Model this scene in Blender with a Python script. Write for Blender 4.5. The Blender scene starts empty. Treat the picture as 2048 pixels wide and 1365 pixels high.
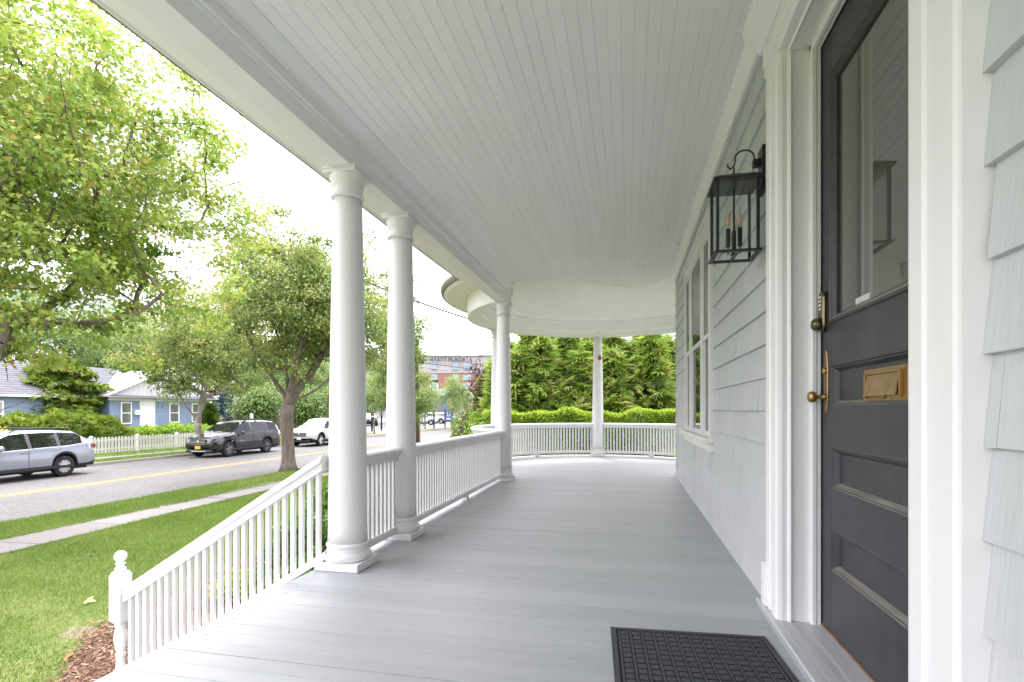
import bpy, math, random
import numpy as np
from mathutils import Vector, Matrix
R = math.radians
rnd = random.Random(7)
scn = bpy.context.scene
col = scn.collection
# ------------------------------------------------------------------ camera, sky, sun, exposure
YAW = math.atan(233 / 1060.0)
CH = 1.05
cd = bpy.data.cameras.new('camera')
cam = bpy.data.objects.new('camera', cd); col.objects.link(cam); scn.camera = cam
cam.location = (0, 0, CH); cam.rotation_euler = (R(90), 0, YAW)
cd.sensor_width = 36; cd.lens = 36 * 1060 / 2048.0; cd.shift_y = 137.5 / 2048.0
cd.clip_start = 0.05; cd.clip_end = 3000
FW = (-math.sin(YAW), math.cos(YAW)); RT = (math.cos(YAW), math.sin(YAW))

w = bpy.data.worlds.new('World'); scn.world = w; w.use_nodes = True
nt = w.node_tree; nt.nodes.clear()
wo = nt.nodes.new('ShaderNodeOutputWorld'); bg = nt.nodes.new('ShaderNodeBackground')
sk = nt.nodes.new('ShaderNodeTexSky'); sk.sky_type = 'NISHITA'; sk.sun_disc = False
SUN_EL, SUN_AZ = 58, 338           # elevation, compass azimuth (clockwise from +Y)
sk.sun_elevation = R(SUN_EL); sk.sun_rotation = R(SUN_AZ)
tc = nt.nodes.new('ShaderNodeTexCoord'); mp = nt.nodes.new('ShaderNodeMapping'); mp.inputs['Scale'].default_value = (1, 1, 2.6)
nz = nt.nodes.new('ShaderNodeTexNoise'); nz.inputs['Scale'].default_value = 2.2; nz.inputs['Detail'].default_value = 6; nz.inputs['Roughness'].default_value = .5
rp = nt.nodes.new('ShaderNodeValToRGB')
rp.color_ramp.elements[0].position = .39; rp.color_ramp.elements[0].color = (4.5, 4.5, 5.1, 1)
rp.color_ramp.elements[1].position = .50; rp.color_ramp.elements[1].color = (14.8, 14.2, 15.6, 1)
mx = nt.nodes.new('ShaderNodeMix'); mx.data_type = 'RGBA'; mx.inputs[0].default_value = .9
L = nt.links.new
L(tc.outputs['Generated'], mp.inputs[0]); L(mp.outputs[0], nz.inputs['Vector']); L(nz.outputs['Fac'], rp.inputs[0])
sx = nt.nodes.new('ShaderNodeSeparateXYZ'); gr = nt.nodes.new('ShaderNodeMapRange')   # an overcast sky is brighter overhead than at the horizon
gr.inputs[1].default_value = 0; gr.inputs[2].default_value = 1; gr.inputs[3].default_value = .9; gr.inputs[4].default_value = 2.7
mg = nt.nodes.new('ShaderNodeMix'); mg.data_type = 'RGBA'; mg.blend_type = 'MULTIPLY'; mg.inputs[0].default_value = 1; mg.clamp_result = False
L(tc.outputs['Generated'], sx.inputs[0]); L(sx.outputs['Z'], gr.inputs[0]); L(rp.outputs[0], mg.inputs[6]); L(gr.outputs[0], mg.inputs[7])
L(sk.outputs[0], mx.inputs[6]); L(mg.outputs[2], mx.inputs[7]); L(mx.outputs[2], bg.inputs[0])
bg.inputs[1].default_value = .08
L(bg.outputs[0], wo.inputs[0])

sd = bpy.data.lights.new('sun', 'SUN'); sd.energy = 1.5; sd.angle = R(14); sd.color = (1, .965, .91)
sun = bpy.data.objects.new('sun', sd); col.objects.link(sun)
az = R(SUN_AZ); el = R(SUN_EL)
sdir = Vector((math.sin(az) * math.cos(el), math.cos(az) * math.cos(el), math.sin(el)))
sun.rotation_euler = sdir.to_track_quat('Z', 'Y').to_euler()

scn.view_settings.view_transform = 'Standard'; scn.view_settings.look = 'None'
scn.view_settings.exposure = 1.5; scn.view_settings.gamma = 1
try: scn.view_settings.use_curve_mapping = False
except Exception: pass
scn.cycles.use_denoising = True
scn.cycles.max_bounces = 14; scn.cycles.diffuse_bounces = 10; scn.cycles.glossy_bounces = 4
scn.cycles.transparent_max_bounces = 12; scn.cycles.transmission_bounces = 6
scn.cycles.caustics_reflective = False; scn.cycles.caustics_refractive = False

# ------------------------------------------------------------------ helpers
def ray(px, py=820.):
    t = (px - 1024) / 1060.
    return (FW[0] + t * RT[0], FW[1] + t * RT[1], -(py - 820) / 1060.)
def at(px, D, py=820.):
    d = ray(px, py); return Vector((d[0] * D, d[1] * D, CH + d[2] * D))

def tag(o, label=None, cat=None, group=None, kind=None):
    if label: o['label'] = label
    if cat: o['category'] = cat
    if group: o['group'] = group
    if kind: o['kind'] = kind
    return o
def empty(name, loc=(0, 0, 0), rz=0):
    o = bpy.data.objects.new(name, None); o.empty_display_size = .1
    o.location = loc; o.rotation_euler = (0, 0, rz); col.objects.link(o); return o
def link(name, me, parent=None, mats=None, loc=None):
    o = bpy.data.objects.new(name, me); col.objects.link(o)
    if parent: o.parent = parent
    if loc is not None: o.location = loc
    return o
def kids(o): return [c for c in bpy.data.objects if c.parent == o]
def copy_tree(o, children, parent=None):
    c = o.copy(); col.objects.link(c); c.parent = parent
    for ch in children.get(o.name, []): copy_tree(ch, children, c)
    return c
def child_map():
    m = {}
    for o in bpy.data.objects:
        if o.parent: m.setdefault(o.parent.name, []).append(o)
    return m

class MB:
    def __init__(s): s.v = []; s.f = []; s.m = []; s.sm = []
    def add(s, vs, fs, mi=0, smooth=False):
        b = len(s.v); s.v += [tuple(v) for v in vs]
        for f in fs: s.f.append(tuple(b + i for i in f)); s.m.append(mi); s.sm.append(smooth)
        return s
    def box(s, x0, x1, y0, y1, z0, z1, mi=0):
        if x0 > x1: x0, x1 = x1, x0
        if y0 > y1: y0, y1 = y1, y0
        if z0 > z1: z0, z1 = z1, z0
        return s.add([(x0,y0,z0),(x1,y0,z0),(x1,y1,z0),(x0,y1,z0),(x0,y0,z1),(x1,y0,z1),(x1,y1,z1),(x0,y1,z1)],
              [(0,3,2,1),(4,5,6,7),(0,1,5,4),(1,2,6,5),(2,3,7,6),(3,0,4,7)], mi)
    def bar(s, a, b, w_, h_, mi=0, up=(0, 0, 1)):
        a = Vector(a); b = Vector(b); d = (b - a).normalized(); up = Vector(up)
        sd_ = d.cross(up)
        if sd_.length < 1e-4: sd_ = Vector((1, 0, 0))
        sd_.normalize(); u = sd_.cross(d).normalized()
        vs = []
        for p in (a, b):
            for i, j in ((-1,-1),(1,-1),(1,1),(-1,1)): vs.append(p + sd_ * (i * w_ / 2) + u * (j * h_ / 2))
        return s.add(vs, [(3,2,1,0),(4,5,6,7),(0,1,5,4),(1,2,6,5),(2,3,7,6),(3,0,4,7)], mi)
    def tube(s, pts, rad, n=8, mi=0, smooth=True, cap=True):
        pts = [Vector(p) for p in pts]
        if not hasattr(rad, '__len__'): rad = [rad] * len(pts)
        vs = []; ref = Vector((0.13, .31, .94)).normalized()
        for i, p in enumerate(pts):
            d = (pts[min(i + 1, len(pts) - 1)] - pts[max(i - 1, 0)]).normalized()
            a = d.cross(ref)
            if a.length < .05: a = d.cross(Vector((1, 0, 0)))
            a.normalize(); b = d.cross(a)
            for k in range(n):
                t = 2 * math.pi * k / n; vs.append(p + (a * math.cos(t) + b * math.sin(t)) * rad[i])
        fs = []
        for i in range(len(pts) - 1):
            for k in range(n):
                k2 = (k + 1) % n; fs.append((i*n+k, i*n+k2, (i+1)*n+k2, (i+1)*n+k))
        if cap: fs.append(tuple(range(n - 1, -1, -1))); fs.append(tuple((len(pts)-1)*n + k for k in range(n)))
        return s.add(vs, fs, mi, smooth)
    def lathe(s, prof, c=(0, 0, 0), n=32, mi=0, axis='z', smooth=True, cap=True):
        vs = []; fs = []
        for (r, h) in prof:
            for k in range(n):
                t = 2 * math.pi * k / n; a, b = r * math.cos(t), r * math.sin(t)
                if axis == 'z': vs.append((c[0]+a, c[1]+b, c[2]+h))
                elif axis == 'x': vs.append((c[0]+h, c[1]+a, c[2]+b))
                else: vs.append((c[0]+a, c[1]+h, c[2]+b))
        for i in range(len(prof) - 1):
            for k in range(n):
                k2 = (k + 1) % n; fs.append((i*n+k, i*n+k2, (i+1)*n+k2, (i+1)*n+k))
        if cap: fs.append(tuple(range(n - 1, -1, -1))); fs.append(tuple((len(prof)-1)*n + k for k in range(n)))
        return s.add(vs, fs, mi, smooth)
    def prism(s, poly, fn, a, b, mi=0):
        """poly of (u,v) swept from a to b; fn(u,v,t)->xyz"""
        n = len(poly); vs = [fn(u, v, a) for u, v in poly] + [fn(u, v, b) for u, v in poly]
        fs = [tuple(range(n - 1, -1, -1)), tuple(range(n, 2 * n))] + [(i, (i+1) % n, n + (i+1) % n, n + i) for i in range(n)]
        return s.add(vs, fs, mi)
    def sweep(s, poly, path, closed=False, mi=0, smooth=False):
        """poly of (out, up) swept along a horizontal path of (pt, outward normal)"""
        n = len(poly); vs = []
        for (p, nrm) in path:
            for (u, v) in poly: vs.append((p[0] + nrm[0] * u, p[1] + nrm[1] * u, p[2] + v))
        fs = []
        for i in range(len(path) - 1):
            for k in range(n):
                k2 = (k + 1) % n; fs.append((i*n+k, i*n+k2, (i+1)*n+k2, (i+1)*n+k))
        fs.append(tuple(range(n - 1, -1, -1))); fs.append(tuple((len(path)-1)*n + k for k in range(n)))
        return s.add(vs, fs, mi, smooth)
    def mesh(s, name, mats):
        me = bpy.data.meshes.new(name); me.from_pydata(s.v, [], s.f)
        if not isinstance(mats, (list, tuple)): mats = [mats]
        for m_ in mats: me.materials.append(m_)
        me.polygons.foreach_set('material_index', s.m); me.polygons.foreach_set('use_smooth', s.sm)
        me.update()
        import bmesh
        b = bmesh.new(); b.from_mesh(me); bmesh.ops.recalc_face_normals(b, faces=b.faces); b.to_mesh(me); b.free()
        return me
    def build(s, name, mats, parent=None, bevel=0, loc=None):
        o = link(name, s.mesh(name, mats), parent, loc=loc)
        if bevel:
            md = o.modifiers.new('bevel', 'BEVEL'); md.width = bevel; md.segments = 2; md.limit_method = 'ANGLE'; md.angle_limit = R(40)
        return o

def npmesh(name, V, F, mat, attr=None, smooth=False):
    """V (n,3), F (m,k) numpy; all faces same size"""
    me = bpy.data.meshes.new(name); V = np.ascontiguousarray(V, dtype=np.float32); F = np.ascontiguousarray(F, dtype=np.int32)
    me.vertices.add(len(V)); me.vertices.foreach_set('co', V.ravel())
    m, k = F.shape; me.loops.add(m * k); me.loops.foreach_set('vertex_index', F.ravel())
    me.polygons.add(m); me.polygons.foreach_set('loop_start', np.arange(0, m * k, k, dtype=np.int32))
    try: me.polygons.foreach_set('loop_total', np.full(m, k, dtype=np.int32))
    except Exception: pass
    me.update(calc_edges=True)
    if attr is not None:
        a = me.attributes.new('tint', 'FLOAT', 'POINT'); a.data.foreach_set('value', np.ascontiguousarray(attr, dtype=np.float32))
    if smooth: me.polygons.foreach_set('use_smooth', np.ones(m, dtype=bool))
    me.materials.append(mat); me.validate(); return me

# ------------------------------------------------------------------ materials
MATS = {}
def mat(name, c, rough=.6, metal=0., spec=.5, bump=0., bscale=40., stretch=(1, 1, 1), var=0., vscale=3., rand=0., c2=None, detail=4, trans=0, ior=1.45, coat=0., fine=0.):
    m = bpy.data.materials.new(name); m.use_nodes = True; n = m.node_tree.nodes; l = m.node_tree.links.new
    b = n['Principled BSDF']; b.inputs['Roughness'].default_value = rough; b.inputs['Metallic'].default_value = metal
    b.inputs['Specular IOR Level'].default_value = spec; b.inputs['IOR'].default_value = ior
    b.inputs['Transmission Weight'].default_value = trans; b.inputs['Coat Weight'].default_value = coat; b.inputs['Coat Roughness'].default_value = .04
    b.inputs['Base Color'].default_value = (*c, 1)
    tco = n.new('ShaderNodeTexCoord'); mpn = n.new('ShaderNodeMapping'); mpn.inputs['Scale'].default_value = stretch
    l(tco.outputs['Object'], mpn.inputs[0])
    src = None
    if var or c2:
        t = n.new('ShaderNodeTexNoise'); t.inputs['Scale'].default_value = vscale; t.inputs['Detail'].default_value = detail; t.inputs['Roughness'].default_value = .6
        l(mpn.outputs[0], t.inputs['Vector'])
        cr = n.new('ShaderNodeValToRGB'); e = cr.color_ramp.elements
        e[0].position = .3; e[1].position = .7
        ca = c2 if c2 else tuple(x * (1 - var) for x in c); cb = c if c2 else tuple(min(1, x * (1 + var * .6)) for x in c)
        e[0].color = (*ca, 1); e[1].color = (*cb, 1); l(t.outputs['Fac'], cr.inputs[0]); src = cr.outputs[0]
    if fine:
        t3 = n.new('ShaderNodeTexNoise'); t3.inputs['Scale'].default_value = bscale; t3.inputs['Detail'].default_value = 2; l(mpn.outputs[0], t3.inputs['Vector'])
        mr = n.new('ShaderNodeMapRange'); mr.inputs[1].default_value = .25; mr.inputs[2].default_value = .75; mr.inputs[3].default_value = 1 - fine; mr.inputs[4].default_value = 1 + fine
        l(t3.outputs['Fac'], mr.inputs[0])
        mm = n.new('ShaderNodeMix'); mm.data_type = 'RGBA'; mm.blend_type = 'MULTIPLY'; mm.inputs[0].default_value = 1
        if src: l(src, mm.inputs[6])
        else: mm.inputs[6].default_value = (*c, 1)
        l(mr.outputs[0], mm.inputs[7]); src = mm.outputs[2]
    if rand:
        oi = n.new('ShaderNodeObjectInfo'); mr = n.new('ShaderNodeMapRange'); mr.inputs[3].default_value = 1 - rand; mr.inputs[4].default_value = 1 + rand
        l(oi.outputs['Random'], mr.inputs[0])
        mm = n.new('ShaderNodeMix'); mm.data_type = 'RGBA'; mm.blend_type = 'MULTIPLY'; mm.inputs[0].default_value = 1
        if src: l(src, mm.inputs[6])
        else: mm.inputs[6].default_value = (*c, 1)
        l(mr.outputs[0], mm.inputs[7]); src = mm.outputs[2]
    if src: l(src, b.inputs['Base Color'])
    if bump:
        t2 = n.new('ShaderNodeTexNoise'); t2.inputs['Scale'].default_value = bscale; t2.inputs['Detail'].default_value = 5
        l(mpn.outputs[0], t2.inputs['Vector']); bp = n.new('ShaderNodeBump'); bp.inputs['Strength'].default_value = bump; bp.inputs['Distance'].default_value = .01
        l(t2.outputs['Fac'], bp.inputs['Height']); l(bp.outputs[0], b.inputs['Normal'])
    MATS[name] = m; return m

def leafmat(name, stops, trans=.35, rough=.5):
    m = bpy.data.materials.new(name); m.use_nodes = True; n = m.node_tree.nodes; l = m.node_tree.links.new
    n.clear(); out = n.new('ShaderNodeOutputMaterial'); at_ = n.new('ShaderNodeAttribute'); at_.attribute_name = 'tint'
    cr = n.new('ShaderNodeValToRGB'); e = cr.color_ramp.elements
    while len(e) < len(stops): e.new(.5)
    for i, (p, c) in enumerate(stops): e[i].position = p; e[i].color = (*c, 1)
    l(at_.outputs['Fac'], cr.inputs[0])
    pb = n.new('ShaderNodeBsdfPrincipled'); pb.inputs['Roughness'].default_value = rough; pb.inputs['Specular IOR Level'].default_value = .5
    tr = n.new('ShaderNodeBsdfTranslucent'); mxs = n.new('ShaderNodeMixShader'); mxs.inputs[0].default_value = trans
    l(cr.outputs[0], pb.inputs['Base Color']); l(cr.outputs[0], tr.inputs['Color'])
    l(pb.outputs[0], mxs.inputs[1]); l(tr.outputs[0], mxs.inputs[2]); l(mxs.outputs[0], out.inputs[0]); return m

WHITE = mat('white_paint', (.72, .72, .715), .38, bump=.06, bscale=60, var=.03, vscale=5)
WCEIL = mat('ceiling_paint', (.88, .875, .88), .42, bump=.04, bscale=30, stretch=(3, .4, 3), var=.03, vscale=2, rand=.02)
WBEAM = mat('beam_paint', (.86, .86, .855), .42, bump=.04, bscale=30, var=.03, vscale=2)
WCOL = mat('column_paint', (.74, .74, .735), .36, bump=.10, bscale=35, stretch=(1, 1, .25), var=.02, vscale=4)
WTRIM = mat('casing_paint', (.82, .82, .815), .36, bump=.18, bscale=22, stretch=(1, 1, .35), var=.03, vscale=4)
SHINGLE = mat('grey_shingle_paint', (.53, .545, .55), .55, bump=.45, bscale=60, stretch=(1, 1, .10), var=.05, vscale=2.5, rand=.035)
FLOORM = mat('grey_deck_paint', (.365, .38, .388), .46, bump=.35, bscale=30, stretch=(.08, 1, 1), var=.10, vscale=2.6, rand=.045, fine=.035)
DARKGAP = mat('dark_gap', (.03, .03, .03), .9)
DOORM = mat('charcoal_door_paint', (.043, .046, .050), .42, bump=.12, bscale=90, var=.22, vscale=7, fine=.12)
DUST = mat('dusty_door_ledge', (.21, .20, .175), .7, bump=.2, bscale=60, stretch=(1, .1, 1), var=.35, vscale=30)
BRASS = mat('aged_brass', (.42, .27, .12), .38, 1., bump=.1, bscale=80, var=.18, vscale=18)
BRONZE = mat('antique_bronze', (.16, .13, .075), .28, 1., var=.2, vscale=20)
BLACKM = mat('black_iron', (.012, .013, .014), .42, .0, bump=.1, bscale=80)
def glassmat(name, tint=(1, 1, 1), gl=.10, rough=.01):
    m = bpy.data.materials.new(name); m.use_nodes = True; n = m.node_tree.nodes; l = m.node_tree.links.new; n.clear()
    out = n.new('ShaderNodeOutputMaterial'); a = n.new('ShaderNodeBsdfTransparent'); a.inputs[0].default_value = (*tint, 1)
    g = n.new('ShaderNodeBsdfGlossy'); g.inputs['Roughness'].default_value = rough
    fr = n.new('ShaderNodeLayerWeight'); fr.inputs[0].default_value = .35
    mr = n.new('ShaderNodeMapRange'); mr.inputs[3].default_value = gl * .5; mr.inputs[4].default_value = min(1, gl * 5)
    mxs = n.new('ShaderNodeMixShader'); l(fr.outputs['Facing'], mr.inputs[0]); l(mr.outputs[0], mxs.inputs[0])
    l(a.outputs[0], mxs.inputs[1]); l(g.outputs[0], mxs.inputs[2]); l(mxs.outputs[0], out.inputs[0]); return m
LGLASS = glassmat('lantern_glass', (.97, .985, .98), .05)
def mirrorish(name, c, gl, rough=.01):
    m = bpy.data.materials.new(name); m.use_nodes = True; n = m.node_tree.nodes; l = m.node_tree.links.new; n.clear()
    out = n.new('ShaderNodeOutputMaterial'); a = n.new('ShaderNodeBsdfDiffuse'); a.inputs[0].default_value = (*c, 1)
    g = n.new('ShaderNodeBsdfGlossy'); g.inputs['Roughness'].default_value = rough; mxs = n.new('ShaderNodeMixShader'); mxs.inputs[0].default_value = gl
    l(a.outputs[0], mxs.inputs[1]); l(g.outputs[0], mxs.inputs[2]); l(mxs.outputs[0], out.inputs[0]); return m
DGLASS = mirrorish('door_glass', (.085, .085, .072), .30)
WGLASS = mirrorish('window_glass', (.05, .055, .05), .50)
MATM = mat('doormat_pile', (.10, .106, .122), .95, spec=.1, bump=.8, bscale=420, var=.35, vscale=160, fine=.4)
THRESH = mat('threshold_paint', (.44, .455, .475), .35, bump=.45, bscale=26, stretch=(1, .07, 1), var=.05, vscale=4)
ORANGEW = mat('bare_wood', (.22, .125, .07), .7, var=.3, vscale=20)

# ------------------------------------------------------------------ ground, street
GZ, RZ = -1.15, -1.25
ASPH = mat('weathered_asphalt', (.118, .114, .108), .85, bump=.5, bscale=22, var=.13, vscale=.5, fine=.5, detail=9)
CONC = mat('concrete', (.205, .19, .178), .8, bump=.3, bscale=30, var=.08, vscale=1.3, rand=.04, fine=.08)
SOIL = mat('lawn_soil', (.085, .13, .026), .95, bump=.6, bscale=30, var=.35, vscale=1.6, c2=(.15, .165, .05), fine=.35)
DIRT = mat('bare_dirt', (.20, .165, .11), .95, bump=.6, bscale=40, var=.2, vscale=6, fine=.25)
def sheet(name, x0, x1, y0, y1, z, m, nx=1, ny=1):
    b = MB(); b.add([(x0, y0, z), (x1, y0, z), (x1, y1, z), (x0, y1, z)], [(0, 1, 2, 3)])
    o = b.build(name, m); tag(o, kind='structure'); return o
GREENFAR = mat('far_ground', (.08, .13, .03), .95, var=.3, vscale=.1)
tag(sheet('ground', -900, 900, -300, 1500, -1.40, GREENFAR), 'distant green ground stretching away beyond the street')
tag(sheet('road', -21.4, -11.85, -80, 400, RZ, ASPH), 'grey weathered asphalt street with a double yellow line')
tag(sheet('lawn', -9.2, 40, -30, 80, GZ, SOIL), 'bright green front lawn between porch and pavement')
tag(sheet('verge', -11.9, -10.1, -60, 300, GZ - .004, SOIL), 'narrow strip of grass between pavement and street')
tag(sheet('verge', -22.95, -21.55, -60, 42, GZ, SOIL), 'strip of grass along the far kerb')
tag(sheet('lawn', -90, -23.7, -60, 42, GZ, SOIL), 'lawn of the blue house across the street')
tag(sheet('parking_lot', -90, -23.0, 46, 200, GZ, mat('lot_asphalt', (.20, .20, .21), .85, bump=.3, bscale=30, var=.08, vscale=.3, fine=.15)), 'grey asphalt parking lot across the street')
tag(sheet('verge', -23.0, -21.55, 42, 200, GZ, mat('dry_grass', (.22, .21, .07), .95, var=.3, vscale=2)), 'dry grass strip beside the parking lot')
tag(sheet('lawn', -90, -23.0, 42, 46, GZ - .01, SOIL), 'grass edge between blue house garden and parking lot')
# yellow lines
YEL = mat('yellow_road_paint', (.46, .27, .045), .7, bump=.2, bscale=40, var=.18, vscale=3, fine=.25)
ml = empty('road_marking', (-16.3, 20, RZ)); tag(ml, 'double yellow line down the middle of the street', 'road marking', kind='structure')
for dx in (-.13, .13):
    MB().add([(dx - .055, -80, .004), (dx + .055, -80, .004), (dx + .055, 250, .004), (dx - .055, 250, .004)], [(0, 1, 2, 3)]).build('stripe', YEL, ml)
# cracks / tar patches
TAR = mat('tar_patch', (.10, .10, .11), .8, fine=.3, bscale=40)
b = MB()
for (x, y, l_) in ((-15.2, 11.5, 3.2), (-17.6, 17.5, 2.6), (-15.4, 19.5, 2.2)):
    pts = [(x + rnd.uniform(-.10, .10), y - l_ / 2 + l_ * i / 9) for i in range(10)]
    for i in range(9):
        w0 = rnd.uniform(.02, .12); w1 = rnd.uniform(.02, .12)
        b.add([(pts[i][0] - w0, pts[i][1], RZ + .003), (pts[i][0] + w0, pts[i][1], RZ + .003), (pts[i+1][0] + w1, pts[i+1][1], RZ + .003), (pts[i+1][0] - w1, pts[i+1][1], RZ + .003)], [(0, 1, 2, 3)])
tag(b.build('tar_patch', TAR), 'dark tar patches in the asphalt', kind='stuff')
# kerbs
KERB = mat('kerb_concrete', (.30, .27, .24), .8, bump=.3, bscale=30, var=.12, vscale=2)
kb = empty('kerb', (-21.48, 0, RZ)); tag(kb, 'low pale kerb along the far side of the street', 'kerb', kind='structure')
km = MB().box(-.08, .08, -1.49, 1.49, -.1, .11).mesh('kerb_stone', KERB)
for i in range(-2, 44):
    o = link('kerb_stone', km, kb); o.location = (rnd.uniform(-.006, .006), i * 3.0, 0)
# pavements
def pavement(xa, xb, slope, label, y0, n, step):
    pv = empty('pavement', (xa, 0, GZ)); tag(pv, label, 'pavement', kind='structure')
    wd = xb - xa; h_ = step - .022
    me = MB().add([(0, -h_/2, .012), (wd, -h_/2, .012), (wd, h_/2, .012), (0, h_/2, .012), (0, -h_/2, -.08), (wd, -h_/2, -.08), (wd, h_/2, -.08), (0, h_/2, -.08)],
         [(0,1,2,3),(4,7,6,5),(0,4,5,1),(1,5,6,2),(2,6,7,3),(3,7,4,0)]).mesh('paving_slab', CONC)
    for i in range(n):
        o = link('paving_slab', me, pv); y = y0 + step * i; o.location = (slope * (y - 6), y, rnd.uniform(-.004, .004)); o.rotation_euler = (0, 0, math.atan(slope) * -1)
pavement(-10.28, -9.32, -.045, 'pale concrete pavement between the lawn and the grass verge', -6, 42, 1.5)
pavement(-23.68, -22.97, 0, 'pale concrete pavement beside the picket fence', -6, 34, 1.5)
# soil under the near pavement
tag(sheet('soil', -10.6, -9.0, -30, 80, GZ - .02, DIRT), 'soil joint under the pavement')

# grass blades
GRASSM = leafmat('grass_blade', [(0, (.085, .16, .018)), (.45, (.155, .25, .028)), (.8, (.25, .32, .06)), (1, (.34, .31, .13))], .3, .55)
def noise2(x, y, s, seed=0):
    r_ = np.random.RandomState(seed); out = 0
    for k in range(6):
        a = r_.uniform(0, 6.28); fr_ = s * r_.uniform(.6, 2.2); ph = r_.uniform(0, 6.28)
        out = out + np.sin((x * math.cos(a) + y * math.sin(a)) * fr_ + ph)
    return out / 6
def in_bed(x, y):   # mulch bed beside the steps
    edge = np.where(y < 4.4, -4.05 - 1.3 * np.clip((y - 2.9) / 1.5, 0, 1), -5.35 + .12 * np.sin(y * 1.7) + np.clip(y - 7.5, 0, 9) * .12)
    return (x > edge) & (y > 2.9) & (x < -2.0)
def dirt_spot(x, y):
    d = ((x + 5.35) / .8) ** 2 + ((y - 4.25) / .35) ** 2
    d2 = ((x + 6.6) / .9) ** 2 + ((y - 4.6) / .25) ** 2
    d3 = ((x + 11.3) / .45) ** 2 + ((y - 15.2) / 2.2) ** 2
    return np.exp(-d) + .7 * np.exp(-d2) + .75 * np.exp(-d3)
def grass(name, label, x0, x1, y0, y1, n, h, seed, z=GZ, mask=True):
    r_ = np.random.RandomState(seed); x = r_.uniform(x0, x1, n); y = r_.uniform(y0, y1, n)
    keep = np.ones(n, bool)
    if mask:
        keep &= ~in_bed(x, y)
        keep &= r_.rand(n) > dirt_spot(x, y) * .55
        keep &= x < -10.0 if x1 < -10 else (x < -9.32 - .045 * (y - 6) + 1.0 + .05) | True
        if x1 >= -10: keep &= x > (-9.30 - .045 * (y - 6) - r_.rand(n) * .06)
    # keep only what the frame can see, with a margin
    D = x * FW[0] + y * FW[1]; px = 1024 + 1060 * (x * RT[0] + y * RT[1]) / np.maximum(D, .1)
    keep &= (D > 1.5) & (px > -400) & (px < 1500)
    # thin out with distance
    keep &= r_.rand(n) < np.clip((11.0 / np.maximum(D, 1)) ** 1.1, .12, 1)
    x, y, D = x[keep], y[keep], D[keep]; n = len(x)
    big = np.clip(D / 9.0, .8, 3.0)
    hh = h * (.5 + r_.rand(n)) * (1 + .45 * noise2(x, y, 2.4, 3)); ww = .0035 * big * (.7 + .8 * r_.rand(n))
    a = r_.uniform(0, 6.28, n); lean = r_.normal(0, .55, (n, 2)) * hh[:, None]
    V = np.zeros((n, 3, 3)); dx = np.cos(a) * ww; dy = np.sin(a) * ww
    V[:, 0] = np.stack([x - dx, y - dy, np.full(n, z - .002)], 1); V[:, 1] = np.stack([x + dx, y + dy, np.full(n, z - .002)], 1)
    V[:, 2] = np.stack([x + lean[:, 0], y + lean[:, 1], z + hh], 1)
    tint = np.clip(.42 + .20 * noise2(x, y, 1.6, 5) + .14 * noise2(x, y, 6, 9) + r_.normal(0, .13, n) + .35 * np.clip(dirt_spot(x, y), 0, 1), 0, 1)
    F = np.arange(3 * n).reshape(n, 3)
    o = link(name, npmesh(name, V.reshape(-1, 3), F, GRASSM, np.repeat(tint, 3)))
    return tag(o, label, 'grass', kind='stuff')
grass('grass', 'short bright green grass covering the front lawn', -10.2, -2.6, 2.9, 26, 620000, .045, 1)
grass('grass', 'grass growing on the strip beside the street', -11.95, -10.25, 4, 45, 200000, .05, 2)
grass('grass', 'grass on the strip beyond the far kerb', -22.95, -21.55, 8, 40, 45000, .06, 3, mask=False)
grass('grass', 'grass along the foot of the picket fence', -27.5, -23.7, 10, 42, 80000, .06, 4, mask=False)

# mulch bed + chips
xs = []; b = MB()
for i in range(40):
    y = 2.9 + i * .25
    e = float(np.where(y < 4.4, -4.05 - 1.3 * np.clip((y - 2.9) / 1.5, 0, 1), -5.35 + .12 * np.sin(y * 1.7) + np.clip(y - 7.5, 0, 9) * .12))
    xs.append((e, y))
for i in range(39):
    b.add([(xs[i][0], xs[i][1], GZ + .004), (-2.0, xs[i][1], GZ + .004), (-2.0, xs[i+1][1], GZ + .004), (xs[i+1][0], xs[i+1][1], GZ + .004)], [(0, 1, 2, 3)])
tag(b.build('mulch_bed', mat('mulch_soil', (.10, .055, .03), .95, bump=.6, bscale=40, var=.3, vscale=12)), 'planting bed of brown mulch beside the porch steps', kind='structure')
MULCH = leafmat('mulch_chip', [(0, (.06, .03, .018)), (.5, (.17, .085, .048)), (.85, (.30, .18, .10)), (1, (.42, .30, .19))], 0, .8)
r_ = np.random.RandomState(11); n = 60000
x = r_.uniform(-5.7, -2.1, n); y = r_.uniform(2.7, 9.5, n); k = in_bed(x + r_.normal(0, .09, n), y + r_.normal(0, .05, n)) & (r_.rand(n) < np.clip(6.5 / y, .3, 1)); x = x[k]; y = y[k]; n = len(x)
a = r_.uniform(0, 6.28, n); ln = r_.uniform(.008, .028, n); wd = r_.uniform(.0025, .006, n); tl = r_.normal(0, .35, n)
ux, uy = np.cos(a) * ln, np.sin(a) * ln; vx, vy = -np.sin(a) * wd, np.cos(a) * wd; z0 = GZ + .012 + r_.rand(n) * .02; dz = np.sin(tl) * ln
V = np.stack([np.stack([x - ux - vx, y - uy - vy, z0 - dz], 1), np.stack([x + ux - vx, y + uy - vy, z0 + dz], 1), np.stack([x + ux + vx, y + uy + vy, z0 + dz + .003], 1), np.stack([x - ux + vx, y - uy + vy, z0 - dz + .003], 1)], 1)
o = link('mulch', npmesh('mulch', V.reshape(-1, 3), np.arange(4 * n).reshape(n, 4), MULCH, np.repeat(np.clip(r_.normal(.5, .25, n), 0, 1), 4)))
tag(o, 'loose reddish brown wood chips covering the bed by the steps', 'mulch', kind='stuff')
V2 = V  # bare soil rim
b = MB()
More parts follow.
